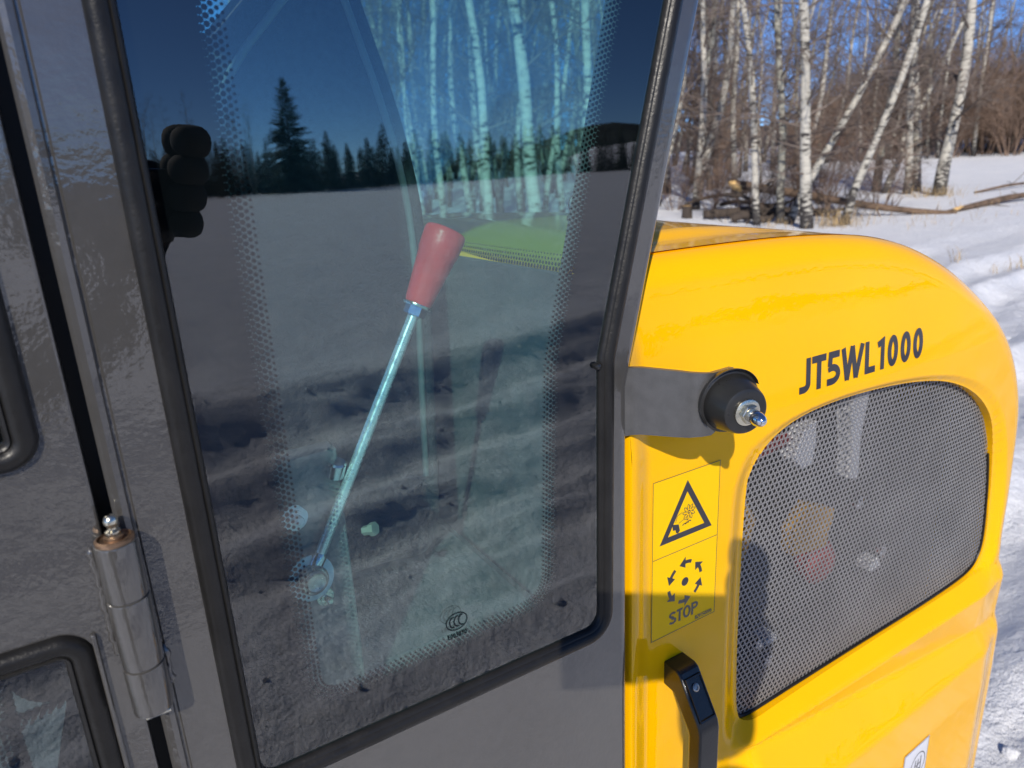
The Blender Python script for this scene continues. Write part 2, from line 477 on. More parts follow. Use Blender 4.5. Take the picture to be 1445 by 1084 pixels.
def ground(x, y):
    x = np.asarray(x, float); y = np.asarray(y, float)
    r = np.hypot(x, y)
    z = 0.10 * fbm(x * 0.22, y * 0.22, 3) + 0.05 * fbm(x * 0.9, y * 0.9, 3) * sst(60, 10, r)
    # rise towards the wood
    z = z + 0.95 * sst(14, 48, r) * sst(-0.15, 0.5, (x * 0.75 + y * 0.66) / (r + 0.01))
    z = z + 1.0 * sst(46, 62, r) * sst(0.3, 0.7, (x * 0.75 + y * 0.66) / (r + 0.01))
    # ploughed ridges along the machine on the photographer's side
    near = sst(-14, -8, y) * sst(18, 9, np.abs(x - 2))
    wob = 0.22 * fbm(x * 0.45, y * 0.0 + 3.1, 3) - 0.10 * x
    def ridge(y0, h, wl, wr, amp=0.6):
        d = (y - y0 - wob)
        s = np.exp(-(d / np.where(d < 0, wl, wr)) ** 2)
        return h * s * (1 + amp * fbm(x * 1.6 + y0, y * 1.6, 3))
    z = z + near * (ridge(-4.3, 0.155, 0.8, 0.20, .3) - ridge(-3.75, 0.09, 0.22, 0.2, .6) + ridge(-3.2, 0.08, 0.25, 0.13, .35) - ridge(-2.9, 0.05, 0.12, 0.12) + ridge(-2.55, 0.04, 0.2, 0.10, .8) - ridge(-2.3, .04, .1, .1))
    # trodden lumps close to the machine
    t = sst(-5.6, -3.6, y) * sst(1.2, 0.3, y) * sst(-6, -3, x) * sst(11, 7, x)
    z = z + t * (0.03 * fbm(x * 0.9, y * 4.2, 3) + 0.060 * fbm(x * 1.7, y * 8.0, 4) * (0.5 + 0.9 * np.abs(fbm(x * 0.9, y * 0.9, 2))) + 0.032 * np.abs(fbm(x * 7.0, y * 15.0, 2)))
    # wheel tracks behind the machine
    b = sst(1.0, 2.2, x) * sst(26, 9, x) * sst(-2.0, -0.5, y) * sst(9, 5.5, y)
    tw = 0.22 * x + 0.5 * fbm(x * 0.3, 0 * y + 8.0, 2)
    for k, y0 in enumerate((0.3, 1.1, 2.3, 3.1, 4.4)):
        d = y - y0 - tw * 0.55
        z = z + b * (0.085 * np.exp(-((d - 0.28) / 0.13) ** 2) - 0.09 * np.exp(-(d / 0.24) ** 2)) * (1 + 0.7 * fbm(x * 1.8, y * 1.8 + k, 3))
    z = z + b * 0.05 * fbm(x * 3.0, y * 3.0, 4)
    return z
def gz(x, y): return float(ground(np.array([x]), np.array([y]))[0])

def axis(fine0, fine1, step, lo, hi):
    a = list(np.arange(fine0, fine1, step)); s = step
    up = [a[-1]]
    while up[-1] < hi: s *= 1.13; up.append(up[-1] + s)
    s = step; dn = [a[0]]
    while dn[-1] > lo: s *= 1.13; dn.append(dn[-1] - s)
    return np.array(sorted(set(dn[1:] + a + up[1:])))
gx = axis(-1.0, 8.5, 0.045, -900, 900); gy = axis(-6.5, 4.0, 0.04, -900, 900)
XX, YY = np.meshgrid(gx, gy, indexing='ij')
ZZ = ground(XX, YY)
nx, ny = XX.shape
vv = np.stack([XX, YY, ZZ], -1).reshape(-1, 3)
ii = np.arange(nx * ny).reshape(nx, ny)
ff = np.stack([ii[:-1, :-1], ii[1:, :-1], ii[1:, 1:], ii[:-1, 1:]], -1).reshape(-1, 4)
me = bpy.data.meshes.new("snow_ground"); me.from_pydata(vv.tolist(), [], ff.tolist())
me.polygons.foreach_set('use_smooth', [True] * len(me.polygons)); me.materials.append(M['snow'])
setp(link_mesh("snow_ground", me), kind='structure')

# broken snow crumbs and clods along the ploughed ridges and wheel tracks
_cr = random.Random(91); cl = MB()
def clod(x, y, r):
    z = gz(x, y) + r * .25; n = 6; rows_ = []
    sx_, sy_, sz_ = (_cr.uniform(.7, 1.5) for _ in range(3)); rz_ = _cr.uniform(0, 6.28)
    for v in (-.9, -.2, .5, 1.15):
        rows_.append([(x + r * math.cos(v) * math.cos(a + rz_) * sx_ * _cr.uniform(.75, 1.2), y + r * math.cos(v) * math.sin(a + rz_) * sy_ * _cr.uniform(.75, 1.2), z + r * math.sin(v) * .75 * sz_) for a in [6.283 * k / n for k in range(n)]])
    b = len(cl.v); cl.grid(rows_, True); cl.f.append(tuple(b + 3 * n + k for k in range(n)))
for k in range(220):
    x = _cr.uniform(-.8, 6.5); lane = _cr.choice((-4.1, -3.9, -3.3, -3.0, -2.6, -2.3, -1.9, -1.6, -1.3))
    clod(x, lane - .10 * x + _cr.gauss(0, .16), min(.015, .004 + _cr.expovariate(260)))
for k in range(220):
    x = _cr.uniform(1.8, 8.0); clod(x, _cr.uniform(-.3, 3.8), min(.03, .006 + _cr.expovariate(160)))
cl_o = cl.build("snow_clods", M['snow'], None, fix=False, smooth=60)
setp(cl_o, "broken snow crumbs scattered over the ploughed ridges and tracks", "snow", kind='stuff')

# wooded hills far off on the photographer's side
def hill(name, cx, cy, lx, ly, h, seed, mt_=None):
    mb = MB(); rows = []
    for i in range(61):
        u = -1 + 2 * i / 60; row = []
        for j in range(25):
            w = -1 + 2 * j / 24
            f = max(0, 1 - u * u) ** 0.7 * max(0, 1 - w * w) ** 0.8
            n = float(fbm(np.array([u * 5 + seed]), np.array([w * 2]), 4)[0])
            row.append((cx + u * lx, cy + w * ly, -2 + f * h * (1 + 0.5 * n)))
        rows.append(row)
    mb.grid(rows)
    return setp(mb.build(name, mt_ or M['hill'], smooth=180), kind='structure')
hill("wooded_hill", 640, -560, 330, 120, 40, 1)
M["farwood"] = mat("bare_far_wood", (0.055, 0.046, 0.042), 0.95, var=0.6, vscale=0.15, bumps=((0.5, 1.0, 4.0),))
hill("wooded_hill", 170, 120, 105, 120, 9, 5, M["farwood"])
hill("snow_slope", 420, -370, 170, 60, 17, 3, M['snow'])

# ------------------------------------------------------------------ the loader
loader = empty("wheel_loader", (0, 0, CAM.z - 1.72 * K))
loader.scale = (K, K, K)
setp(loader, "yellow compact wheel loader with dark grey cab standing on the snow", "wheel loader")

# --- window opening of the fixed rear quarter glass
OPEN = dens(round_poly([(.062, 1.155, .016), (.483, 1.152, .018), (.488, 1.503, .06), (.655, 2.16, .05), (.062, 2.16, .05)]), 0.02)
SEAL_OUT = offset_path(OPEN, .022)
c0 = (.28, 1.60)
outer = [(.004, -.25), (.522, -.25), (.522, 1.463), (.700, 2.175), (.700, 2.36), (.004, 2.36)]
frame = ring_mesh(offset_path(OPEN, .018), outer, c0, 0.0, 90)
# inner return of the opening
frame.grid([[(p[0], 0.0, p[1]) for p in offset_path(OPEN, .018)], [(p[0], 0.03, p[1]) for p in offset_path(OPEN, .018)]], True)
# left flange beside the door gap: a folded bead
zs = [-.25, 2.36]
prof = [(.004, 0.0), (.0025, .0022), (.0008, .0022), (-.0006, -.0008), (-.0050, -.0022), (-.0090, -.0012), (-.0120, .002), (-.0125, .05)]
frame.grid([[(x, y, z) for z in zs] for x, y in prof])
# right edge of the rear pillar, rounded back towards the hood
line = [(.522, -.25), (.522, 1.463), (.700, 2.175), (.700, 2.36)]
pr = [(0, 0), (.005, .0006), (.009, .003), (.0125, .009), (.014, .016), (.014, .06)]
rows = []
for dx, y in pr:
    rows.append([(x + dx, y, z) for x, z in line])
frame.grid(rows)
cf = frame.build("cab_frame", M['grey'], loader, smooth=30)

# --- rubber seal
def seal(path, parent, name="window_seal", flip=1):
    pf = [(-.0005, .004), (0, -.0015), (.002, -.0052), (.0042, -.006), (.0052, -.0046), (.0064, -.0058), (.009, -.0080), (.013, -.0088), (.017, -.0080), (.0205, -.0050), (.022, -.0008), (.0218, .004)]
    mb = MB()
    mb.grid([[(p[0], y, p[1]) for p in offset_path(path, d * flip)] for d, y in pf], True)
    return mb.build(name, M['rubber'], parent, smooth=50)
seal(OPEN, cf)
# small black screw head beside the seal bend
MB().lathe([(.0, -.006), (.003, -.005), (.0042, -.002), (.0042, .002)], (.4845, -.002, 1.497), (0, 1, 0), 12).build("screw_head", M['black'], cf, smooth=40)

# --- glass pane with black enamel border and dots
GL = offset_path(OPEN, .012)
pane = MB()
nG = len(GL)
pane.add([(p[0], 0.0, p[1]) for p in GL] + [(p[0], .007, p[1]) for p in GL],
         [tuple(range(nG)), tuple(reversed(range(nG, 2 * nG)))])
win = pane.build("side_window", M['glass'], loader)
FRIT = dens(round_poly([(.113, 1.194, .038), (.422, 1.205, .048), (.437, 1.505, .09), (.582, 2.08, .05), (.117, 2.08, .05)]), 0.015)
ring_mesh(FRIT, offset_path(OPEN, .010), c0, 0.0060, 150).build("enamel_border", M['frit'], win, fix=False)
def dot_rows(path, rows, sp, mb, y, inside=-1):
    pp = [Vector(p) for p in path]; n0 = len(pp); cum = [0.0]
    for i in range(n0): cum.append(cum[-1] + (pp[(i + 1) % n0] - pp[i]).length)
    nn = [Vector(a) - Vector(b) for a, b in zip(offset_path(path, inside * .01), path)]
    n = int(cum[-1] / sp); st = cum[-1] / n
    for k, (d, r) in enumerate(rows):
        i = 0
        for q in range(n):
            s_ = (q + 0.5 * (k % 2)) * st
            while i < n0 - 1 and cum[i + 1] < s_: i += 1
            t = min(1, (s_ - cum[i]) / max(1e-9, cum[i + 1] - cum[i])); j = (i + 1) % n0
            c = pp[i].lerp(pp[j], t) + nn[i].lerp(nn[j], t) * (d / .01)
            b = len(mb.v)
            for a in range(8): mb.v.append((c.x + r * math.cos(a * math.pi / 4), y - 0.00002 * k, c.y + r * math.sin(a * math.pi / 4)))
            mb.f.append(tuple(range(b, b + 8)))
dots = MB()
dot_rows(FRIT, [(.0012, .0029), (.0056, .0025), (.0100, .0022), (.0144, .0018), (.0186, .0013)], .0058, dots, 0.0058)
setp(dots.build("enamel_dots", M['frit'], win, fix=False), kind='stuff')
# approval mark etched near the lower edge of the glass
mk = MB()
def mk3(cx, cz, s, y, mir=1):
    return lambda a, b, k=0: (cx + mir * a * s, y - 0.00002 * k, cz + b * s)
t3 = mk3(.285, 1.2395, .0104, -0.0006)
stroke(mk, arc(0, 0, 1.25, 1.0, 0, 360, 36)[:-1], .14, t3, True)
for cxx in (-.42, .12, .66): stroke(mk, arc(cxx, 0, .42, .62, 75, 285, 14), .17, t3)
word(mk, "E003870", .18, lambda a, b, k=0: (.2725 + a * .0064, -0.0007 - .00002 * k, 1.2195 + b * .0062))
mk.build("approval_mark", M['mark'], win, fix=False)

# --- door left of the gap
DX = -.0225
door = MB()
for (z0, z1, rr, za, zb2) in ((1.5405, 2.24, .004, 1.446, 2.36), (-.13, 1.3515, .004, -.25, 1.446)):
    p = dens(round_poly([(-.78, z0, rr), (-.069, z0, rr), (-.069, z1, rr), (-.78, z1, rr)]), .05)
    ring_mesh(offset_path(p, .018), [(-.84, za), (DX - .0022, za), (DX - .0022, zb2), (-.84, zb2)], (-.4, (z0 + z1) / 2), 0.0, 40, door)
    door.grid([[(q[0], 0.0, q[1]) for q in offset_path(p, .018)], [(q[0], .03, q[1]) for q in offset_path(p, .018)]], True)
door.grid([[(DX - .0022, 0.0, z), (DX - .0007, .0006, z), (DX, .0022, z), (DX, .04, z)] for z in (-.25, 1.446, 2.36)])
dr = door.build("cab_door", M['grey'], loader, smooth=30)
for (z0, z1, rr) in ((1.5405, 2.24, .004), (-.13, 1.3515, .004)):
    p = dens(round_poly([(-.78, z0, rr), (-.069, z0, rr), (-.069, z1, rr), (-.78, z1, rr)]), .05)
    s_ = seal(p, dr, "door_seal")
    g_ = offset_path(p, .01)
    pg = MB(); n_ = len(g_)
    pg.add([(q[0], 0.002, q[1]) for q in g_] + [(q[0], .008, q[1]) for q in g_], [tuple(range(n_)), tuple(reversed(range(n_, 2 * n_)))])
    dg = pg.build("door_glass", M['glass'], dr)
    fr = offset_path(p, -.042)
    fb = ring_mesh(fr, offset_path(p, .009), (-.4, (z0 + z1) / 2), 0.0072, 80)
    dot_rows(fr, [(.0022, .00315), (.0070, .00265), (.0118, .00225), (.0164, .0017)], .0056, fb, 0.0070)
    setp(fb.build("enamel_border", M['frit'], dr, fix=False))
MB().box((-.0475, -.0045, -.1), (-.0435, .0, 1.366)).build("glass_trim", M['grey'], dr, smooth=30, bevel=.0012)
# dark rubber door gasket deep in the gap
MB().box((DX - .004, .038, -.25), (-.004, .06, 2.36)).build("door_gasket", M['engine'], loader)

# --- weld-on hinge
hx, hy, hr = -.0145, -.0135, .0162
def knuckle(z0, z1):
    return [(hr - .002, z0), (hr - .0004, z0 + .0008), (hr, z0 + .002), (hr, z1 - .002), (hr - .0004, z1 - .0008), (hr - .002, z1)]
hinge = MB()
hinge.lathe(knuckle(1.286, 1.3315) + knuckle(1.3325, 1.3965) + knuckle(1.3975, 1.448), (hx, hy, 0), (0, 0, 1), 40)
hg = hinge.build("door_hinge", M['grey'], loader, smooth=40)
MB().lathe([(.0146, 1.4475), (.0146, 1.4505), (.0125, 1.4515), (.0122, 1.4495), (.0075, 1.4495), (.0075, 1.4525), (.0045, 1.4535)], (hx, hy, 0), (0, 0, 1), 32).build("hinge_pin", M['rusty'], hg, smooth=40)
MB().lathe([(.0055, 1.452), (.0058, 1.457), (.0035, 1.4585), (.0034, 1.461), (.0052, 1.4635), (.0055, 1.466), (.004, 1.4695), (.002, 1.471)], (hx, hy, 0), (0, 0, 1), 20).build("grease_nipple", M['zinc'], hg, smooth=50)
MB().box((hx - .008, hy - .009, 1.281), (hx + .012, hy + .009, 1.2845)).build("pin_clip", M['zinc'], hg, bevel=.001)
rnd = random.Random(3)
for sx in (-1, 1):
    wp_ = []; wr_ = []
    z = 1.292 if sx > 0 else 1.337
    zend = 1.335 if sx > 0 else 1.444
    while z < zend:
        wp_.append((hx + sx * (hr + .0012 + rnd.uniform(-.0012, .0012)), .0006, z)); wr_.append(rnd.uniform(.0022, .0040)); z += .0035
    wr_[0] = wr_[-1] = .0008
    MB().tube(wp_, wr_, 10).build("weld_bead", M['grey'], hg, smooth=180)

# --- door stop bracket with rubber buffer
br = MB()
pl = [(.530, .010), (.541, .004), (.548, -.006), (.568, -.043), (.578, -.057), (.590, -.066), (.602, -.0690), (.650, -.0560)]
zt = [1.482, 1.483, 1.484, 1.484, 1.483, 1.482, 1.481, 1.476]; zb_ = [1.395, 1.397, 1.399, 1.402, 1.403, 1.404, 1.404, 1.412]
th = .006
def pofs(i, d):
    a = Vector(pl[max(0, i - 1)]); b = Vector(pl[min(len(pl) - 1, i + 1)]); t = (b - a).normalized()
    return (pl[i][0] - t.y * d, pl[i][1] + t.x * d)
f_ = [pofs(i, 0) for i in range(len(pl))]; b_ = [pofs(i, th) for i in range(len(pl))]
rows = [[(f_[i][0], f_[i][1], zb_[i]) for i in range(len(pl))], [(f_[i][0], f_[i][1], zt[i]) for i in range(len(pl))],
        [(b_[i][0], b_[i][1], zt[i]) for i in range(len(pl))], [(b_[i][0], b_[i][1], zb_[i]) for i in range(len(pl))],
        [(f_[i][0], f_[i][1], zb_[i]) for i in range(len(pl))]]
br.grid(rows)
L_ = len(pl) - 1
br.add([rows[0][L_], rows[1][L_], rows[2][L_], rows[3][L_]], [(0, 1, 2, 3)])
bk = br.build("door_stop_bracket", M['greydark'], loader, smooth=50)
bc = Vector((.6235, -.0725, 1.444)); bax = Vector((-.28, -1, -.06)).normalized()
MB().lathe([(.0, -.001), (.0385, -.001), (.0395, .002), (.0385, .0045), (.0355, .006), (.0345, .010), (.0285, .034), (.027, .037), (.024, .0385), (.014, .0385)], bc, bax, 48).build("rubber_buffer", M['buffer'], bk, smooth=35)
# torn cup rim standing behind the buffer
q = bax.to_track_quat('Z', 'Y'); cup = []
for k in range(25):
    a = R(30 + 190 * k / 24)
    d = Vector((math.cos(a), math.sin(a), 0))
    w_ = math.sin(math.pi * min(1, max(0, k / 24))) ** .5
    cup.append([bc + q @ (d * r_ + Vector((0, 0, h_))) for r_, h_ in ((.0385, -.002), (.0385 + .003 * w_, .004), (.0385 + .0045 * w_, .010), (.0385 + .0035 * w_, .0105), (.038, .005))])
mbc = MB(); mbc.grid(cup); mbc.build("buffer_rim", M['buffer'], bk, smooth=60)
MB().lathe([(.0155, .0386), (.0158, .0392), (.0158, .041), (.015, .0416), (.004, .0416)], bc, bax, 32).build("washer", M['zinc'], bk, smooth=40)
MB().lathe([(.0105, .0417), (.0115, .0425), (.0115, .048), (.0105, .049), (.004, .049)], bc, bax, 6).build("nut", M['zinc'], bk)
MB().lathe([(.007, .049), (.0085, .050), (.0085, .060), (.0080, .063), (.0062, .068), (.0035, .0712), (.0012, .0722)], bc, bax, 28).build("stop_pin", M['chrome'], bk, smooth=60)

# --- engine hood
GR = [(.803, 1.272), (.822, 1.303), (.888, 1.330), (.991, 1.339), (1.126, 1.334), (1.235, 1.322), (1.331, 1.302), (1.429, 1.262), (1.507, 1.204), (1.556, 1.131), (1.592, 1.02), (1.612, .900), (1.612, .850), (1.590, .815), (1.54, .804), (1.4, .803), (1.1, .801), (.906, .798), (.824, .796), (.803, .812), (.796, .9), (.793, 1.044), (.794, 1.229)]
GR = list(reversed(GR))          # counter-clockwise
GRS = chaikin(GR, 2)
gc = (1.19, 1.06)
TOP = [(.545, 1.600), (.65, 1.601), (.75, 1.601), (.85, 1.600), (.95, 1.597), (1.05, 1.590), (1.14, 1.578), (1.23, 1.556), (1.32, 1.520), (1.40, 1.476), (1.49, 1.416), (1.575, 1.345), (1.640, 1.258), (1.678, 1.168), (1.694, 1.05), (1.706, .87), (1.712, .70), (1.712, .40), (1.712, .10)]
def cat(p, n=6):
    out = []
    for i in range(len(p) - 1):
        a = p[max(0, i - 1)]; b = p[i]; c = p[i + 1]; d = p[min(len(p) - 1, i + 2)]
        for k in range(n):
            t = k / n
            out.append(tuple(.5 * (2 * b[j] + (c[j] - a[j]) * t + (2 * a[j] - 5 * b[j] + 4 * c[j] - d[j]) * t * t + (3 * b[j] - a[j] - 3 * c[j] + d[j]) * t ** 3) for j in (0, 1)))
    out.append(p[-1]); return out
TOPS = cat(TOP, 14)
def tnorm(i):
    a = Vector(TOPS[max(0, i - 1)]); b = Vector(TOPS[min(len(TOPS) - 1, i + 1)]); t = (b - a).normalized()
    return Vector((-t.y, t.x))
def frad(i): return lerp(.050, .058, sm(1.1, 1.6, TOPS[i][0]))
INB = [tuple(Vector(TOPS[i]) - tnorm(i) * frad(i)) for i in range(len(TOPS))]
INB[0] = (.545, INB[0][1]); INB[-1] = (INB[-1][0], .10)
OUTB = [(.545, .10)] + list(reversed(INB))
OUTB = OUTB  # left-bottom, then right-bottom up and back along the top: counter-clockwise
def gdist(x, z):
    """distance to the grille outline, and the direction from it"""
    best = 9; bd = (0, 0)
    for i in range(len(GRS)):
        ax, az = GRS[i]; bx, bz = GRS[(i + 1) % len(GRS)]
        ex, ez = bx - ax, bz - az; t = ((x - ax) * ex + (z - az) * ez) / (ex * ex + ez * ez + 1e-12); t = min(1, max(0, t))
        dx, dz = x - ax - ex * t, z - az - ez * t; d = math.hypot(dx, dz)
        if d < best: best = d; bd = (dx, dz)
    return best, bd
def hood_y(x, z, fast=False):
    b = .020
    if x < .587: b -= .014 * (1 - sm(.545, .590, x))
    b += .11 * max(0, z - 1.36) + .25 * max(0, z - 1.36) ** 2
    b += .10 * max(0, x - 1.30) ** 2
    zc = .762 - .11 * (x - .78)
    if z > .70 and not fast:
        d, (dx, dz) = gdist(x, z)
        if d < .07:
            L = math.hypot(dx, dz) + 1e-9; ux, uz = dx / L, dz / L
            wdt = .012 + .040 * max(0, -ux) ** 1.5 + .030 * max(0, ux) ** 1.5 + .02 * max(0, -uz)
            dep = lerp(.016, .008, sm(.1, .7, uz))
            b += dep * (1 - sm(0, wdt, d)) if d > 1e-6 else dep
    if z < .806:
        zb = .655 - .035 * (x - 1.0); yb = -.042 + .047 * (x - 1.0)
        zr = .772
        zc = min(zc, zr - .004)
        if z > zr: t = lerp(.036, .004, (.806 - z) / (.806 - zr))
        elif z > zc: t = lerp(.004, .014, (zr - z) / (zr - zc))
        elif z > zb: t = lerp(.014, yb, (zc - z) / (zc - zb))
        else: t = yb - .03 * min(.1, zb - z)
        b = lerp(b, t, sm(.770, .830, x) * (1 - .5 * sm(1.54, 1.66, x)))
    return b
hood = MB()
A = polar_angles(gc, [GRS, OUTB], 420)
ri = [ray_poly(gc, a, GRS) for a in A]; ro = [ray_poly(gc, a, OUTB) for a in A]
NR = 84; rows = []
rows.append([(p[0], hood_y(p[0], p[1]) + .012, p[1]) for p in ri])
for j in range(NR + 1):
    t = (j / NR); t = t ** 1.25
    rows.append([(lerp(i_[0], o_[0], t), hood_y(lerp(i_[0], o_[0], t), lerp(i_[1], o_[1], t)), lerp(i_[1], o_[1], t)) for i_, o_ in zip(ri, ro)])
hood.grid(rows, True)
hood_side = hood
# fillet and sweep over the top and rear
sw = []
fy = [hood_y(*p) for p in INB]
for k in range(9):
    th_ = math.pi / 2 * k / 8; row = []
    for i in range(len(TOPS)):
        r_ = frad(i); n_ = tnorm(i)
        row.append((INB[i][0] + n_.x * r_ * math.sin(th_), fy[i] + r_ * (1 - math.cos(th_)), INB[i][1] + n_.y * r_ * math.sin(th_)))
    sw.append(row)
W = 1.18
def crown(y):
    return .001 + .002 * sm(.075, .15, y) + .0125 * sm(.150, .195, y) + .012 * sm(.19, .60, y) 
ys = [.09, .10, .12, .14, .15, .155, .16, .17, .18, .19, .20, .205, .21, .23, .28, .35, .45, .6, .75, .9, .95, .97, .99, 1.0, 1.02, 1.04, 1.10, 1.14, 1.17, W]
for y in ys:
    row = []
    yy = min(y, W - y)
    for i in range(len(TOPS)):
        n_ = tnorm(i); wgt = 1 - .9 * sm(.80, 1.10, TOPS[i][0])
        roll = max(0, (.665 - TOPS[i][0]) / .12) ** 2 * .062 * sm(.09, .21, y)
        e = crown(yy) * wgt - roll - (.04 * (1 - (W - y) / .08) ** 2 if W - y < .08 else 0)
        row.append((TOPS[i][0] + n_.x * e, y, TOPS[i][1] + n_.y * e))
    sw.append(row)
hood.grid(sw)
# front return of the hood beside the cab and far side
hood.grid([[(.545, hood_y(.545, z), z) for z in np.linspace(.10, INB[0][1], 30)], [(.543, hood_y(.545, z) + .004, z) for z in np.linspace(.10, INB[0][1], 30)], [(.543, .10, z) for z in np.linspace(.10, INB[0][1], 30)]])
fys = [.10, .12, .14, .16, .18, .20, .21, .23, .28, .35, .45, .6, .75, .9, 1.04]
hood.grid([[(.553, y, z) for y in fys] for z in (.10, .8, 1.40)] + [[(.553, y, 1.600 + crown(min(y, W - y)) - (.112 / .12) ** 2 * .062 * sm(.09, .21, y)) for y in fys]])
far = [(p[0], W, p[1]) for p in INB]
hood.add([(.545, W, .10)] + list(reversed(far)), [tuple(range(len(far) + 1))])
me = hood.mesh("engine_hood", M['yellow'], None, True)
bm = bmesh.new(); bm.from_mesh(me); bmesh.ops.remove_doubles(bm, verts=bm.verts[:], dist=2e-4); bmesh.ops.recalc_face_normals(bm, faces=bm.faces[:]); bm.to_mesh(me); bm.free()
me.polygons.foreach_set('use_smooth', [True] * len(me.polygons)); me.set_sharp_from_angle(angle=R(40))
hd = link_mesh("engine_hood", me, loader)

# --- perforated grille
def inside(x, z, poly):
    c = False; n = len(poly); j = n - 1
    for i in range(n):
        if (poly[i][1] > z) != (poly[j][1] > z) and x < (poly[j][0] - poly[i][0]) * (z - poly[i][1]) / (poly[j][1] - poly[i][1]) + poly[i][0]: c = not c
        j = i
    return c
GP = .0103; GH = .0037; GB = offset_path(GRS, .012)
def gplane(x, z): return .0425 + .10 * max(0, x - 1.30) ** 2 + .03 * max(0, z - 1.0) ** 2
gm = MB(); NH = 12
hexr = GP / math.sqrt(3)
hole = [(GH * math.cos(2 * math.pi * (k + .5) / NH), GH * math.sin(2 * math.pi * (k + .5) / NH)) for k in range(NH)]
def hexpt(a):
    a6 = (a - math.pi / 6 + math.pi / 6) % (math.pi / 3) - math.pi / 6
    r_ = (GP / 2) / math.cos(a6)
    return r_ * math.cos(a), r_ * math.sin(a)
hexo = [hexpt(2 * math.pi * (k + .5) / NH) for k in range(NH)]
rowi = 0; z = .78
while z < 1.36:
    x = .78 + (GP / 2 if rowi % 2 else 0)
    while x < 1.64:
        if inside(x, z, GB):
            y = gplane(x, z); b = len(gm.v)
            for (hx_, hz_), (ox, oz) in zip(hole, hexo):
                gm.v.append((x + ox, y, z + oz)); gm.v.append((x + hx_, y, z + hz_)); gm.v.append((x + hx_, y + .0010, z + hz_))
            for k in range(NH):
                a, c = b + 3 * k, b + 3 * ((k + 1) % NH)
                gm.f.append((a, c, c + 1, a + 1)); gm.f.append((a + 1, c + 1, c + 2, a + 2))
        x += GP
    z += GP * math.sqrt(3) / 2; rowi += 1
gm.build("grille", M['mesh'], hd, fix=False)
# black rubber strip round the lower and right edge of the opening
gs = MB()
path = [p for p in GRS if p[1] < 1.10 and (p[1] < .83 or p[0] > 1.4)]
path.sort(key=lambda p: (p[0] if p[1] < .84 else 2 + p[1]))
gs.tube([(p[0] - (.003 if p[0] > 1.55 else 0), gplane(*p) - .001, p[1] + (.002 if p[1] < .83 else 0)) for p in path], .0035, 6)
gs.build("grille_edging", M['rubber'], hd, smooth=60)

# --- lettering on the hood
def on_hood(eps):
    return lambda x, z, k=0: (x, hood_y(x, z) - eps - .00005 * k, z)
tx = MB()
hs = .0515; sl = .10
oh = on_hood(.0008)
TL = sum(glyph(c, .2)[0] for c in "JT5WL1000") - .06
sxw = (1.214 - .886) / (TL * hs)
# per-glyph placement with a small slant
word(tx, "JT5WL1000", .205, lambda a, b, k=0: oh(.884 + (a + sl * b / sxw * sxw) * hs, 1.372 + b * hs, k), sxw)
tx.build("hood_lettering", M['ink'], hd, fix=False)

# --- yellow warning sticker
sx0, sx1, sz0, sz1, szm = .592, .7195, 1.063, 1.312, 1.194
st = MB(); oh = on_hood(.0006)
gxs = np.linspace(sx0, sx1, 8); gzs = np.linspace(sz0, sz1, 10)
st.grid([[oh(x, z) for z in gzs] for x in gxs])
stk = st.build("warning_sticker", M['sticker'], loader)
so_ = MB(); o1 = on_hood(.0009)
stroke(so_, [(sx0 + .001, sz0 + .001), (sx1 - .001, sz0 + .001), (sx1 - .001, sz1 - .001), (sx0 + .001, sz1 - .001)], .0010, o1, True)
stroke(so_, [(sx0 + .002, szm), (sx1 - .002, szm)], .0010, o1)
so_.build("border_line", M['ink'], stk, fix=False)
tr = MB()
cxm = .656
stroke(tr, [(cxm - .0425, 1.2175), (cxm + .0425, 1.2175), (cxm, 1.2900)], .0088, o1, True)
# hand cut by a fan wheel
fc = (cxm + .004, 1.2490)
o2 = on_hood(.0010)
for k in range(9):
    a = 2 * math.pi * k / 9 + .2
    p = lambda r_, d: (fc[0] + r_ * math.cos(a + d), fc[1] + r_ * math.sin(a + d))
    stroke(tr, [p(.0045, 0), p(.009, -.12), p(.0125, .1)], .0011, o2)
    stroke(tr, [p(.0125, .1), p(.0095, .35), p(.0050, .55)], .0008, o2)
stroke(tr, arc(fc[0], fc[1], .0022, .0022, 0, 360, 10)[:-1], .0016, o2, True)
fillpoly(tr, [(cxm - .027, 1.2385), (cxm - .015, 1.2355), (cxm - .0125, 1.2255), (cxm - .016, 1.2215), (cxm - .020, 1.2240), (cxm - .021, 1.2285), (cxm - .026, 1.2290)], o1)
for k in range(3):
    stroke(tr, arc(cxm - .004 + .0045 * k, 1.2290 + .001 * k, .0045, .0042, 150, 40, 6), .0016, o2)
stroke(tr, [(cxm - .021, 1.2400), (cxm - .018, 1.2490), (cxm - .009, 1.2520)], .0008, o2)
stroke(tr, [(cxm - .015, 1.2370), (cxm - .007, 1.2400), (cxm + .002, 1.2380)], .0008, o2)
tr.build("warning_triangle", M['ink'], stk, fix=False)
sp = MB()
ac = (.656, 1.1395); ar = .0315
fillpoly(sp, arc(ac[0], ac[1], .0068, .0068, 0, 360, 24)[:-1], o1)
for k in range(6):
    a0 = 60 * k + 8; a1 = a0 + 34
    stroke(sp, arc(ac[0], ac[1], ar, ar, a0, a1 - 8, 8), .0055, o1)
    tip = R(a1 + 2); bs = R(a1 - 12)
    P = lambda r_, t: (ac[0] + r_ * math.cos(t), ac[1] + r_ * math.sin(t))
    fillpoly(sp, [P(ar + .0090, bs), P(ar, tip + .14), P(ar - .0090, bs)], o2)
word(sp, "STOP", .17, lambda a, b, k=0: (.627 + a * .0235, hood_y(.65, 1.09) - .0009 - .00003 * k, 1.0775 + b * .0205), .98)
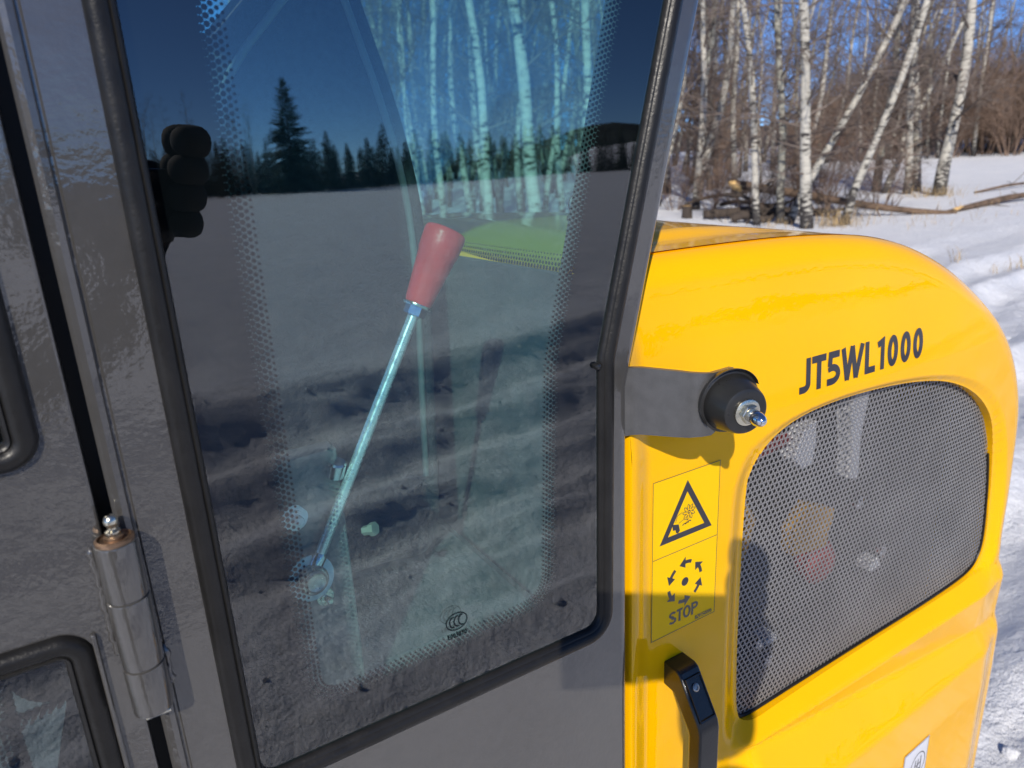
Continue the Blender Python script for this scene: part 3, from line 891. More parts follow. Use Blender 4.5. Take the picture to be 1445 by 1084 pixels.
word(sp, "B20150006", .16, lambda a, b, k=0: (.6785 + a * .0072, hood_y(.65, 1.09) - .0009 - .00002 * k, 1.0668 + b * .0066), 1.0)
sp.build("stop_symbol", M['ink'], stk, fix=False)

# --- white label low on the hood
wl_ = MB(); lx0, lx1, lz0, lz1 = 1.228, 1.326, .375, .546
oh = on_hood(.0012); 
wl_.grid([[oh(x, z, 0) for z in np.linspace(lz0, lz1, 6)] for x in np.linspace(lx0, lx1, 4)])
wlo = wl_.build("white_label", M['white'], loader)
wp = MB(); o3 = on_hood(.0015)
stroke(wp, [(lx0 + .002, lz0 + .002), (lx1 - .002, lz0 + .002), (lx1 - .002, lz1 - .002), (lx0 + .002, lz1 - .002)], .0012, o3, True)
ce = ((lx0 + lx1) / 2 + .012, lz1 - .055)
stroke(wp, arc(ce[0], ce[1], .028, .030, 0, 360, 30)[:-1], .0025, o3, True)
o4 = on_hood(.0016)
for (a, b) in (((-.014, -.016), (-.010, .016)), ((.012, -.016), (.010, .018)), ((-.008, -.002), (.009, .002)), ((-.002, -.018), (0, .014)), ((-.012, -.010), (.012, -.014))):
    stroke(wp, [(ce[0] + a[0], ce[1] + a[1]), (ce[0] + b[0], ce[1] + b[1])], .003, o4)
for k in range(4):
    stroke(wp, [(lx0 + .006 + .006 * k, lz1 - .06 + .004 * (k % 2)), (lx0 + .010 + .006 * k, lz1 - .052)], .002, o4)
for k in range(5):
    stroke(wp, [(lx0 + .012, lz0 + .02 + .012 * k), (lx1 - .02 - .01 * (k % 2), lz0 + .02 + .012 * k)], .003, o4)
wp.build("label_print", M['ink'], wlo, fix=False)

# --- grab handle on the hood
gh = MB()
prof = [(.022, 1.030), (-.004, 1.030), (-.012, 1.026), (-.052, .962), (-.055, .950), (-.055, .560), (-.052, .548), (-.012, .486), (-.004, .482), (.022, .482), (.022, .520), (.000, .522), (-.030, .566), (-.032, .574), (-.032, .936), (-.030, .944), (.000, .988), (.022, .990)]
gh.prism(prof, lambda p: (.619, p[0], p[1] - .010), lambda p: (.657, p[0], p[1] - .010))
ghd = gh.build("grab_handle", M['black'], loader, smooth=30, bevel=.003, seg=3)
def slope_pt(u, v, d):      # u across, v along the sloping face, d outwards
    a = Vector((0, -.013, 1.0145)); b = Vector((0, -.0515, .9535)); t = (b - a); n_ = Vector((0, t.z, -t.y)).normalized()
    if n_.y > 0: n_ = -n_
    p = a + t * v + n_ * d
    return (.638 + u, p.y, p.z)
rc = MB()
rc.grid([[slope_pt(u * s_, lerp(.5, v, s_), d) for u, v in ((-.015, .08), (.015, .08), (.015, .95), (-.015, .95))] for s_, d in ((1.0, .0005), (.98, .0030), (.90, .0030), (.86, .0008), (.02, .0008))], True)
rc.build("screw_recess", M['black'], ghd, smooth=30)
p0 = slope_pt(-.001, .30, .0008)
MB().lathe([(.0060, 0), (.0060, .0016), (.0052, .0022), (.0034, .0022), (.0034, .001), (.0005, .001)], p0, (0, -.85, .53), 16).build("screw", M['steel'], ghd, smooth=40)

# --- engine behind the grille
eng = MB(); eng.box((.70, .36, .45), (1.50, .95, 1.36)).build("engine_block", M['engine'], loader, bevel=.01)
ec = loader.children[-1]
MB().box((.62, .150, .2), (1.38, .165, 1.385)).box((1.38, .150, .2), (1.604, .165, 1.21)).build("fan_shroud", M['engine'], ec, bevel=.004)  # set close behind the mesh as dark backing, blackens the hood interior
MB().box((1.605, .070, .60), (1.615, .149, 1.22)).build("dark_side_plate", M['engine'], ec)  # added dark plate, keeps the sunlit yellow inner wall from showing
MB().box((.70, .075, 1.345), (1.30, .149, 1.352)).build("shroud_top", M['engine'], ec)
def behind(name, pts, mt_, d=.0085, th=.03):
    MB().prism(pts, lambda p: (p[0], gplane(*p) + d, p[1]), lambda p: (p[0], gplane(*p) + d + th, p[1])).build(name, M[mt_], ec, bevel=.002)
behind("white_glint_left", [(.928, 1.243), (.955, 1.220), (.976, 1.226), (.984, 1.262), (.980, 1.300), (.950, 1.290)], 'engwhite')  # white shape in place of a bright reflection seen through the holes
behind("white_glint_right", [(1.074, 1.29), (1.088, 1.205), (1.086, 1.165), (1.110, 1.162), (1.108, 1.24), (1.124, 1.326), (1.078, 1.328)], 'engwhite')  # second white shape imitating bright light behind the mesh
behind("white_clip", [(1.180, .945), (1.215, .948), (1.205, .968), (1.178, .962)], 'engwhite')
behind("white_tie", [(.885, .908), (.915, .908), (.916, .920), (.888, .920)], 'engwhite')
MB().tube([(.84, .075, 1.262), (.88, .072, 1.272), (.93, .076, 1.275)], .012, 12).build("red_hose", M['engred'], ec, smooth=60)
behind("yellow_casting", [(.99, 1.03), (1.08, 1.02), (1.10, 1.09), (1.03, 1.12), (.985, 1.08)], 'engyel', .040)
MB().lathe([(.04, 0), (.045, .008), (.045, .03), (.035, .04), (.02, .045)], (1.12, .148, .955), (0, -1, 0), 24).build("red_filter", M['engred'], ec, smooth=40)
MB().tube([(.86, .12, 1.20), (.90, .11, 1.12), (.88, .12, 1.02)], .010, 12).build("yellow_pipe", M['engyel'], ec, smooth=60)
for (x, z) in ((1.235, .965), (.885, .905), (.815, .985), (.91, .86), (1.14, 1.10)):
    MB().lathe([(.010, 0), (.012, .004), (.012, .014), (.006, .016)], (x, .075, z), (0, -1, 0), 8).build("bolt_head", M['chrome'], ec)

# --- cab interior
inr = MB()
inr.box((.535, .05, -.25), (.55, 1.20, 1.581))                      # rear bulkhead
inr.box((-.85, .05, -.30), (.55, 1.25, -.25))                       # floor
inr.box((-.85, .05, 2.36), (.72, 1.25, 2.40))                       # roof
inr.box((-.85, 1.20, -.25), (.535, 1.23, 1.50))                     # far side
inr.box((.52, 1.20, 1.50), (.70, 1.23, 2.36))
inr.box((-.85, .05, -.25), (-.83, 1.20, 1.2))                       # front
inr.build("cab_lining", M['inner'], loader)
lin = loader.children[-1]
MB().box((.60, .004, 2.36), (.72, .05, 2.40)).build("roof_edge", M['grey'], lin)
# rear window leaning back with the pillars
def rw(y, z): return (.547 + .25 * max(0, z - 1.50), y, z)
rg = MB()
for d in (0, .007):
    rg.add([tuple(Vector(rw(y, z)) + Vector((d, 0, 0))) for y, z in ((.055, 1.565), (1.20, 1.565), (1.20, 2.36), (.055, 2.36))], [(0, 1, 2, 3)])
rwo = rg.build("rear_window", M['glass'], loader, fix=False)
rd = MB()
for k, r_ in enumerate((.0036, .0032, .0027, .0021, .0015)):
    for q_ in range(150):
        y = .06 + q_ * .0078 + (.0039 if k % 2 else 0); z = 1.574 + .0064 * k; p = rw(y, z); b = len(rd.v)
        for a in range(8): rd.v.append((p[0] - .0008 + .25 * r_ * math.sin(a * math.pi / 4), y + r_ * math.cos(a * math.pi / 4), z + r_ * math.sin(a * math.pi / 4)))
        rd.f.append(tuple(range(b, b + 8)))
setp(rd.build("enamel_dots", M['frit'], rwo, fix=False), kind='stuff')
rm = MB()
cy, cz = .172, 1.668
def r3(a, b, k=0):
    p = rw(cy - a * .0125, cz + b * .0125); return (p[0] - .001 - .00003 * k, p[1], p[2])
stroke(rm, arc(0, 0, 1.1, 1.0, 0, 360, 30)[:-1], .14, r3, True)
for cxx in (-.5, 0, .5): stroke(rm, arc(cxx - .15, 0, .42, .6, -75, 75, 12), .17, r3)
word(rm, "E003870", .2, lambda a, b, k=0: r3(1.3 - a * .62, -1.9 + b * .62, k))
rm.build("approval_mark", M['mark'], rwo, fix=False)
# near rear corner post seen behind the glass
cpm = MB()
for (x0_, y0_, x1_, y1_) in ((.0, .012, .008, .158),):
    cpm.add([tuple(Vector(rw(y, z)) + Vector((dx - .012, 0, 0))) for z in (1.50, 2.36) for (y, dx) in ((.020, 0), (.166, 0), (.166, .010), (.020, .010))],
            [(0, 1, 2, 3), (7, 6, 5, 4), (0, 4, 5, 1), (1, 5, 6, 2), (2, 6, 7, 3), (3, 7, 4, 0)])
cpm.build("corner_post", M['inner'], lin)
MB().box((-.85, 1.21, 1.50), (.52, 1.216, 2.36)).build("far_window", M['glass'], loader)
# seat with tall curved backrest
sprof = [(.45, 1.05), (.462, 1.35), (.474, 1.61), (.455, 1.77), (.396, 1.965), (.378, 2.03), (.345, 2.04), (.30, 1.99), (.245, 1.93), (.205, 1.888), (.172, 1.84), (.155, 1.75), (.155, 1.45), (.16, 1.05)]
sp2_ = chaikin(sprof, 2)
seat = MB(); rows = []
for y_, ins in ((.395, .055), (.383, .030), (.380, .018), (.387, .006), (.402, .0), (.68, -.004), (.955, .0), (.972, .01), (.98, .03)):
    rows.append([(x, y_, z) for x, z in offset_path(sp2_, -ins)])
seat.grid(rows, True)
n_ = len(sp2_); seat.f.append(tuple(reversed(range(n_)))); seat.f.append(tuple(8 * n_ + i for i in range(n_)))
sto = seat.build("driver_seat", M['fabric'], loader, smooth=50)
ip = offset_path(sp2_, -.030)
MB().tube([(x, .3815, z) for x, z in ip if z > 1.2], .0055, 8).build("seat_piping", M['console'], sto, smooth=60)
MB().box((-.10, .38, .90), (.38, .97, 1.06)).build("seat_cushion", M['fabric'], sto, bevel=.05, seg=4)
# console behind the lever with bolts
MB().box((.085, .10, .70), (.205, .13, 1.435)).build("lever_console", M['console'], loader, bevel=.0015)
con = loader.children[-1]
MB().box((.0, .14, .70), (.5, .60, 1.10)).build("console_base", M['inner'], con, bevel=.02)
def bolt(c, r_, parent, name="console_bolt", m_='zinc'):
    MB().lathe([(r_ * 1.7, 0), (r_ * 1.7, .002), (r_ * 1.05, .0022), (r_ * 1.05, .006), (r_ * .6, .0062), (r_ * .6, .016), (r_ * .45, .0175)], c, (0.12, -1, .1), 24).build(name, M[m_], parent, smooth=35)
bolt((.150, .100, 1.368), .0085, con, m_='plate'); bolt((.170, .100, 1.262), .006, con)
MB().lathe([(.011, 0), (.011, .016), (.009, .018)], (.199, .10, 1.405), (.2, -.3, 1), 20).build("chrome_stub", M['chrome'], con, smooth=40)
MB().lathe([(.0058, 0), (.0058, .010), (.0082, .010), (.0082, .017)], (.232, .125, 1.314), (.5, -.6, .25), 6).build("hex_bolt", M['nut'], con)
# gear lever: washer, pivot, rod, red grip
LB = Vector((.1555, .090, 1.297)); LT = Vector((.3105, .096, 1.573)); LE = Vector((.3555, .097, 1.649))
ld = (LT - LB).normalized()
lv = MB(); lv.tube([LB + ld * .022, LB + ld * .05, LT], [.0062, .0062, .0062], 16)
lvo = lv.build("gear_lever", M['rod'], loader, smooth=60)
MB().lathe([(.001, 0), (.0062, .0), (.0085, -.004), (.0085, -.016), (.006, -.018)], LB + ld * .03, tuple(ld), 20).build("rod_socket", M['chrome'], lvo, smooth=50)
MB().lathe([(.0255, 0), (.026, .0006), (.026, .0024), (.0252, .003), (.012, .003)], LB, (.10, -1, .12), 40).build("pivot_washer", M['plate'], lvo, smooth=40)
MB().lathe([(.015, .003), (.0165, .004), (.0165, .011), (.0145, .0125), (.0125, .0125), (.0125, .017), (.0105, .0185), (.0088, .0175), (.0005, .0175)], LB, (.10, -1, .12), 32).build("pivot_bolt", M['steel'], lvo, smooth=35)
gl_ = (LE - LT).length
MB().lathe([(.0135, 0), (.0146, .002), (.0156, .006), (.0214, gl_ * .66), (.0226, gl_ * .70), (.0236, gl_ * .93), (.0230, gl_ * .975), (.0212, gl_), (.0185, gl_ * 1.008), (.001, gl_ * 1.004)], LT + ld * .006, tuple(ld), 40).build("lever_grip", M['red'], lvo, smooth=35)
MB().lathe([(.0125, -.006), (.0125, .0055)], LT, tuple(ld), 6).build("lock_nut", M['chrome'], lvo)
MB().lathe([(.0165, .004), (.0170, .0055), (.0165, .007)], LT, tuple(ld), 32).build("lever_collar", M['zinc'], lvo, smooth=40)
# steering wheel further inside
sw_ = MB(); tor = []
for k in range(49):
    a = 2 * math.pi * k / 48; tor.append(Vector((-.28 + .20 * math.cos(a) * .55, .66 + .24 * math.sin(a), 1.42 + .20 * math.cos(a) * .84)))
sw_.tube(tor, .016, 10, False); swo = sw_.build("steering_wheel", M['black'], loader, smooth=60)
MB().tube([(-.28, .66, 1.42), (-.42, .66, 1.15), (-.5, .66, .6)], .03, 12).build("steering_column", M['inner'], swo, smooth=60)

# --- chassis and wheels below the frame of the picture
MB().box((-.8, .12, -.42), (1.66, 1.06, -.262)).build("chassis", M['engine'], loader, bevel=.01)
MB().box((.57, .10, -.26), (1.64, 1.08, .098)).build("belly_panel", M['engine'], loader, bevel=.01)
for x, y in ((1.05, .10), (1.05, 1.08), (-1.45, .10), (-1.45, 1.08)):
    w_ = MB(); s_ = -1 if y < .5 else 1
    w_.lathe([(.24, -.13), (.34, -.14), (.39, -.11), (.40, -.05), (.40, .05), (.39, .11), (.34, .14), (.24, .13)], (x, y, -.41), (0, s_, 0), 40)
    wo_ = w_.build("wheel", M['tyre'], loader, smooth=40)
    MB().lathe([(.239, -.1), (.239, .11), (.22, .12), (.20, .06), (.10, .05), (.09, .09), (.02, .09)], (x, y, -.41), (0, s_, 0), 32).build("rim", M['yellow'], wo_, smooth=40)
MB().box((-1.75, .25, -.40), (-.8, .93, .0)).build("front_frame", M['yellow'], loader, bevel=.03)

# ------------------------------------------------------------------ trees
def perp(d):
    a = d.orthogonal().normalized(); return a, d.cross(a)
def grow(mb, rng, p, d, L, r0, seg, sides, droop, level, spread):
    pts = [p.copy()]; rad = [r0]
    for k in range(seg):
        d = (d + Vector((rng.gauss(0, .13), rng.gauss(0, .13), rng.gauss(0, .1) + droop))).normalized()
        p = p + d * L / seg; pts.append(p.copy()); rad.append(max(r0 * .25, r0 * (1 - (k + 1) / seg)))
    mb.tube(pts, rad, sides, False)
    if level > 0:
        n = spread[level - 1]
        for q_ in range(n):
            t = rng.uniform(.2, 1.0); i = min(seg - 1, int(t * seg)); c = pts[i].lerp(pts[i + 1], t * seg - i if t < 1 else 1)
            base = (pts[i + 1] - pts[i]).normalized(); a, b = perp(base); az = rng.uniform(0, 6.28)
            nd = (base * rng.uniform(.5, 1.1) + (a * math.cos(az) + b * math.sin(az)) * rng.uniform(.5, 1)).normalized()
            grow(mb, rng, c, nd, L * rng.uniform(.28, .5), max(r0 * .45, .0035), 2 if level > 1 else 2, 3, droop * 1.4, level - 1, spread)

def birch_mesh(seed, h, r, lean, kink, nb, low=.14):
    rng = random.Random(seed); tr_ = MB(); bb = MB()
    pts = []; rad = []; ph = rng.uniform(0, 6); ph2 = rng.uniform(0, 6)
    for k in range(19):
        t = k / 18; z = t * h
        ox = lean[0] * z + kink * math.sin(ph + t * 7) * t ** .5 + kink * .5 * math.sin(ph2 + t * 17)
        oy = lean[1] * z + kink * math.sin(ph2 + t * 6) * t ** .5
        pts.append(Vector((ox - kink * .5 * math.sin(ph2) * (t == 0), oy, z - (.25 if k == 0 else 0)))); rad.append(max(.012, r * ((1 - t) ** .75 + .25 * math.exp(-t * 28)) * rng.uniform(.92, 1.08)))
    tr_.tube(pts, rad, 10, False)
    # knots
    for k in range(nb):
        t = low + (1 - low) * (k + rng.random()) / nb; t = min(.985, t)
        i = min(17, int(t * 18)); p = pts[i].lerp(pts[i + 1], t * 18 - i)
        az = rng.uniform(0, 6.283); up = rng.uniform(.15, .9)
        d = Vector((math.cos(az), math.sin(az), up)).normalized()
        L = h * rng.uniform(.07, .19) * (1.15 - .75 * t)
        rr = max(.008, rad[i] * rng.uniform(.18, .36))
        grow(bb, rng, p, d, L, rr, 4, 4, rng.uniform(-.06, .07), 2, (6, 8))
    return tr_, bb

def tree_data(name, seed, h, r, lean, kink, nb, bark, low=.14):
    t, b = birch_mesh(seed, h, r, lean, kink, nb, low)
    return t.mesh("trunk", bark, 60, False), b.mesh("branches", M['twig'], None, False)

def plant(name, data, x, y, rz, s, label, cat_, group=None, dz=-.03):
    e_ = empty(name, (x, y, gz(x, y) + dz), rz); e_.scale = (s, s, s)
    setp(e_, label, cat_, group)
    for nm, d in zip(("trunk", "branches"), data): link_mesh(nm, d, e_)
    return e_
#TREES
IMR = (0.85, -0.527)           # direction that runs to the right in the photograph
def ln(s): return (IMR[0] * s, IMR[1] * s)
front = [
    # x, y, seed, height, radius, lean, kink, label
    (13.41, 9.43, 11, 14.0, .115, ln(-.10), .10, "thick black-scarred white birch trunk standing straight behind the yellow hood"),
    (14.16, 9.16, 12, 13.0, .085, ln(.31), .14, "slanting white birch rising from a dark tufted base above the end of the hood"),
    (13.75, 10.3, 13, 14.0, .085, ln(.50), .12, "birch leaning hardest to the right across the blue sky"),
    (20.85, 10.78, 14, 15.0, .150, ln(.05), .16, "big lone birch with tan grass at its foot beside the open snow field"),
    (20.95, 11.72, 15, 9.0, .11, ln(-.06), .10, "short pale birch left of the big lone birch with a grassy foot"),
    (21.64, 13.11, 16, 11.0, .13, ln(.04), .10, "dark thin birch trunk behind the fallen log"),
    (21.10, 12.55, 17, 7.0, .10, ln(.38), .05, "thin tilted young birch crossing behind the fallen log"),
    (13.38, 10.72, 18, 14.0, .080, ln(-.12), .10, "slim pale birch third from the cab pillar curving left"),
    (13.85, 10.45, 19, 12.0, .085, ln(-.07), .14, "knotty grey birch just left of the thick scarred trunk"),
    (25.03, 23.42, 20, 17.0, .22, ln(.02), .15, "tall straight birch near the cab pillar behind the sawn log end"),
    (15.12, 14.33, 21, 13.0, .10, ln(.02), .10, "slender birch closest to the cab pillar"),
    (16.0, 15.2, 22, 13.0, .09, ln(.06), .12, "thin greyish birch half hidden by the cab pillar"),
    (21.9, 12.0, 23, 13.0, .13, ln(-.12), .12, "second stem leaning away beside the big lone birch"),
]
for (x, y, sd_, h, r_, lean, kink, lab) in front:
    dat = tree_data("t", sd_, h, r_, lean, kink, 50, M['birch'], .08)
    dat[0].materials.clear(); dat[0].materials.append(M['birch'] if sd_ not in (16, 19, 22) else M['aspen'])
    plant("birch_tree", dat, x, y, 0, 1, lab, "birch tree")
# trunks seen through the rear window of the cab
inwin = [
    (565, 21.5, 12.5, 31, .10, -.05, "left trunk of those seen through the rear window beside the seat"),
    (640, 26.0, 15.0, 32, .075, .02, "thin birch seen through the rear window left of the lever grip line"),
    (715, 30.4, 12.8, 33, .085, -.06, "white birch seen in the middle of the rear window"),
    (775, 34.2, 12.0, 34, .11, -.10, "thickest birch seen through the rear window right of the middle"),
    (600, 24.0, 18.0, 36, .075, .04, "slim birch behind the left trunk seen through the rear window"),
    (680, 28.4, 17.0, 37, .08, -.04, "slim birch left of the middle trunk seen through the rear window"),
    (745, 32.4, 18.5, 38, .085, .03, "slim birch between the two biggest trunks seen through the rear window"),
    (800, 35.6, 17.5, 39, .08, -.03, "slim birch right of the thickest trunk seen through the rear window"),
    (828, 36.9, 13.2, 35, .09, .06, "rightmost birch seen through the rear window by the pillar"),
]
for (px, az, d, sd_, r_, le, lab) in inwin:
    dat = tree_data("t", sd_, 13, r_, ln(le), .16, 34, M['birch'])
    dat[0].materials.clear(); dat[0].materials.append(M['birch'])
    plant("birch_tree", dat, d * math.sin(R(az)), -.38 + d * math.cos(R(az)), 0, 1, lab, "birch tree")
# the rest of the wood
rng = random.Random(42)
variants = []
for k in range(8):
    dat = tree_data("t", 60 + k, rng.uniform(11, 16), rng.uniform(.055, .125), ln(rng.uniform(-.16, .24)), rng.uniform(.10, .28), 38, None, .12)
    dat[0].materials.clear(); dat[0].materials.append(M['birch'] if k % 3 else M['aspen'])
    variants.append(dat)
placed = [(f[0], f[1]) for f in front]
cnt = 0
while cnt < 190:
    az = rng.uniform(12, 60); d = 17.5 + 36 * rng.random() ** 1.15
    if az > 54 and d < 40: continue
    if az > 50 and d < 28: continue
    if az > 36 and d < 21: continue
    x = d * math.sin(R(az)); y = d * math.cos(R(az))
    if any((x - a) ** 2 + (y - b) ** 2 < 1.1 for a, b in placed): continue
    placed.append((x, y)); cnt += 1
    plant("birch_tree", variants[rng.randrange(8)], x, y, rng.uniform(-.5, .5), rng.uniform(.8, 1.2), "slender bare birch in the dense wood behind the front trees", "birch tree", "bare birches in the wood")
for k in range(60):
    az = rng.uniform(56, 74); d = rng.uniform(42, 56)
    plant("birch_tree", variants[rng.randrange(8)], d * math.sin(R(az)), d * math.cos(R(az)), rng.uniform(-.5, .5), rng.uniform(.7, 1.05), "thin pale birch at the far edge of the open snow field", "birch tree", "birches beyond the open snow")

# brown alder thickets
def alder(seed):
    rg_ = random.Random(seed); mb = MB()
    for k in range(16):
        az = rg_.uniform(0, 6.28); d = Vector((math.cos(az) * .35, math.sin(az) * .35, 1)).normalized()
        grow(mb, rg_, Vector((math.cos(az) * rg_.uniform(0, .7), math.sin(az) * rg_.uniform(0, .7), -.1)), d, rg_.uniform(2.8, 5.2), rg_.uniform(.018, .035), 5, 4, .03, 2, (6, 15))
    return mb.mesh("alder_bush", M['alder'], None, False)
ald = [alder(200 + k) for k in range(4)]
cnt = 0
while cnt < 95:
    az = rng.uniform(14, 74) if cnt < 60 else rng.uniform(55, 75); d = rng.uniform(25, 54)
    if az > 53 and d < 42: continue
    if az < 36 and cnt % 2: cnt += 1; continue
    if 36 < az < 53 and cnt % 3 == 0: cnt += 1; continue
    cnt += 1
    x = d * math.sin(R(az)); y = d * math.cos(R(az))
    o = link_mesh("alder_bush", ald[rng.randrange(4)]); o.location = (x, y, gz(x, y)); o.rotation_euler = (0, 0, rng.uniform(0, 6.28)); s_ = rng.uniform(.55, .95) * (1.25 if az > 55 else 1); o.scale = (s_, s_, s_)
    setp(o, "brown leafless alder thicket between the birch trunks", "bush", "alder thickets in the wood")
o = link_mesh("alder_bush", ald[0]); x, y = 15.6, 11.6; o.location = (x, y, gz(x, y)); o.scale = (.5, .5, .5)
setp(o, "low brown twiggy bush growing right behind the thick scarred birch", "bush")
o = link_mesh("alder_bush", ald[1]); x, y = 17.8, 12.4; o.location = (x, y, gz(x, y)); o.scale = (.62, .62, .62)
setp(o, "brown twiggy bush behind the leaning birches", "bush")

# spruces
def spruce(seed, h, wid=.27, nw=40):
    rg_ = random.Random(seed); t = MB(); c = MB()
    t.tube([(0, 0, -.2), (0, 0, h * .5), (0, 0, h)], [h * .018, h * .011, .01], 8, False)
    for k in range(nw):
        f = k / nw; z = h * (.06 + .93 * f); L = h * wid * (1 - f) ** .8 * rg_.uniform(.75, 1.15) + .08
        for q_ in range(8):
            if rg_.random() < .1: continue
            az = rg_.uniform(0, 6.283); l = L * rg_.uniform(.6, 1.15); dr_ = rg_.uniform(.15, .45) * (1 - f) - .15 * f
            d = Vector((math.cos(az), math.sin(az), 0)); s_ = Vector((-d.y, d.x, 0))
            for i in range(9):
                u = (i + .5) / 9; p = Vector((0, 0, z)) + d * l * u + Vector((0, 0, -dr_ * l * u * u * 1.6 + .1 * l * u ** 4))
                for sg in (-1, 1):
                    wv = l * .32 * (1.1 - u) + .05; tip = p + d * wv * .8 + s_ * sg * wv + Vector((0, 0, -rg_.uniform(.1, .5) * wv))
                    b = len(c.v); e_ = d * l * .055
                    c.v.extend([tuple(p - e_), tuple(p + e_ + Vector((0, 0, .02))), tuple(tip)]); c.f.append((b, b + 1, b + 2))
    return t.mesh("trunk", M['darkbark'], 60, False), c.mesh("crown", M['needle'], None, False)
sp_ = [spruce(300 + k, h) for k, h in enumerate((8.0, 7.0, 8.5))] + [spruce(311, 8.0, .31, 64)]
def plant_spruce(d, x, y, s, label, group=None):
    e_ = empty("spruce_tree", (x, y, gz(x, y)), rng.uniform(0, 6.28)); e_.scale = (s, s, s)
    setp(e_, label, "spruce tree", group)
    link_mesh("trunk", d[0], e_); link_mesh("crown", d[1], e_)
for (x, y, s_, lab) in ((52.5, 21.5, .85, "dark green spruce at the right edge beyond the field"), (47.5, 26.5, .42, "small dark green spruce far behind the pale birches beside the red barn"), (45.2, 27.5, .36, "lowest dark spruce left of the red barn")):
    plant_spruce(sp_[0], x, y, s_, lab)
for k in range(7):
    az = rng.uniform(18, 48); d = rng.uniform(50, 60)
    plant_spruce(sp_[k % 3], d * math.sin(R(az)), d * math.cos(R(az)), rng.uniform(.5, .9), "dark spruce deep in the birch wood", "spruces deep in the wood")
# treeline across the field on the photographer's side, mirrored in the glass
def mpos(phi, d): return d * math.sin(R(phi)), .38 - d * math.cos(R(phi))
x, y = mpos(15.4, 76); plant_spruce(sp_[3], x, y, 1.34, "tallest broad spruce in the treeline mirrored in the side window")
x, y = mpos(18.0, 78); plant_spruce(sp_[1], x, y, .84, "narrow spruce right of the tallest mirrored spruce")
x, y = mpos(22.2, 84); plant_spruce(sp_[2], x, y, .80, "pointed spruce by the seat edge in the mirrored treeline")
x, y = mpos(10.8, 74); plant_spruce(sp_[1], x, y, .78, "pointed spruce left of the tallest mirrored spruce")
for k in range(150):
    phi = -6 + 42 * k / 150 + rng.uniform(-.4, .4); d = rng.uniform(76, 92) + max(0, phi - 20) * 2.2
    x, y = mpos(phi, d); plant_spruce(sp_[rng.randrange(3)], x, y, rng.uniform(.44, .66) * (d / 80), "dark conifer in the mirrored treeline across the snow field", "mirrored treeline conifers")
for k in range(16):
    phi = rng.uniform(3, 13); d = rng.uniform(72, 84); x, y = mpos(phi, d)
    plant("birch_tree", variants[rng.randrange(8)], x, y, rng.uniform(0, 6), rng.uniform(.5, .62), "bare birch in the mirrored treeline across the snow field", "birch tree", "mirrored treeline birches")
for k in range(9):
    phi = 37.2 + .55 * k + rng.uniform(-.2, .2); d = rng.uniform(104, 116); x, y = mpos(phi, d)
    plant_spruce(sp_[k % 3], x, y, rng.uniform(.55, .72), "dark conifer in the small mirrored clump before the pale slope", "mirrored clump of conifers")

# ------------------------------------------------------------------ felled wood, grass, barn
def log(name, pts, rads, label, seed, mat_=None, stubs=10, caps=True):
    rg_ = random.Random(seed)
    mb = MB(); mb.tube(pts, rads, 12, True)
    P = [Vector(p) for p in pts]
    for k in range(stubs):
        i = rg_.randrange(len(P) - 1); c = P[i].lerp(P[i + 1], rg_.random()); d = (P[i + 1] - P[i]).normalized(); a, b = perp(d); az = rg_.uniform(0, 6.28)
        v = (a * math.cos(az) + b * math.sin(az) + d * rg_.uniform(-.6, .6)).normalized(); L = rg_.uniform(.15, .7)
        mb.tube([c, c + v * L * .5, c + v * L + Vector((0, 0, rg_.uniform(-.1, .1)))], [rads[i] * .3, rads[i] * .2, .006], 5)
    o = mb.build(name, mat_ or M['logbark'], None, smooth=50)
    return setp(o, label, "log")
A0 = Vector((13.86, 11.86, .86)); A1 = Vector((17.1, 8.33, .10))
n_ = 12; lp = []; lr = []
for k in range(n_):
    t = k / (n_ - 1); p = A0.lerp(A1, t); lp.append((p.x, p.y, p.z + .06 * math.sin(t * 5) - .12 * math.sin(t * math.pi))); lr.append(.115 - .055 * t)
lg = log("fallen_log", lp, lr, "long fallen brown trunk slanting down behind the birches with its sawn left end raised", 5, stubs=26)
d0 = (Vector(lp[0]) - Vector(lp[1])).normalized()
MB().lathe([(.118, -.22), (.116, .0), (.03, .16)], tuple(Vector(lp[0]) + d0 * .0), tuple((d0 + Vector((0, 0, .25))).normalized()), 14).build("sawn_end", M['sawn'], lg, smooth=30)
lp2 = [(16.95, 8.45, gz(16.95, 8.45) + .05), (17.6, 8.40, gz(17.6, 8.4) + .07), (18.5, 8.38, gz(18.5, 8.38) + .08), (19.4, 8.3, gz(19.4, 8.3) + .13), (20.3, 8.2, gz(20.3, 8.2) + .14), (22, 8.0, gz(22, 8.0) + .1)]
lg2 = log("broken_branch", lp2, [.035, .06, .075, .075, .06, .02], "broken brown branch with a torn yellow end lying on the open snow", 8, stubs=9)
MB().tube([lp2[0], (17.3, 8.42, lp2[0][2] + .035), (17.75, 8.40, lp2[1][2] + .035)], [.02, .05, .035], 8).build("torn_end", M['sawn'], lg2, smooth=40)
log("thin_branch", [(21.6, 10.2, gz(21.6, 10.2) + .02), (22.6, 9.9, gz(22.6, 9.9) + .1), (24.2, 9.6, gz(24.2, 9.6) + .12), (26, 9.3, gz(26, 9.3) + .02)], [.03, .04, .025, .01], "thin grey branch lying on the snow right of the big lone birch", 9, stubs=8)
log("brush_log", [(13.3, 12.3, gz(13.3, 12.3) + .12), (14.2, 11.6, gz(14.2, 11.6) + .16), (15.4, 10.5, gz(15.4, 10.5) + .1)], [.1, .12, .08], "dark snow covered log lying low behind the hood top", 19, M['darkbark'], stubs=14)
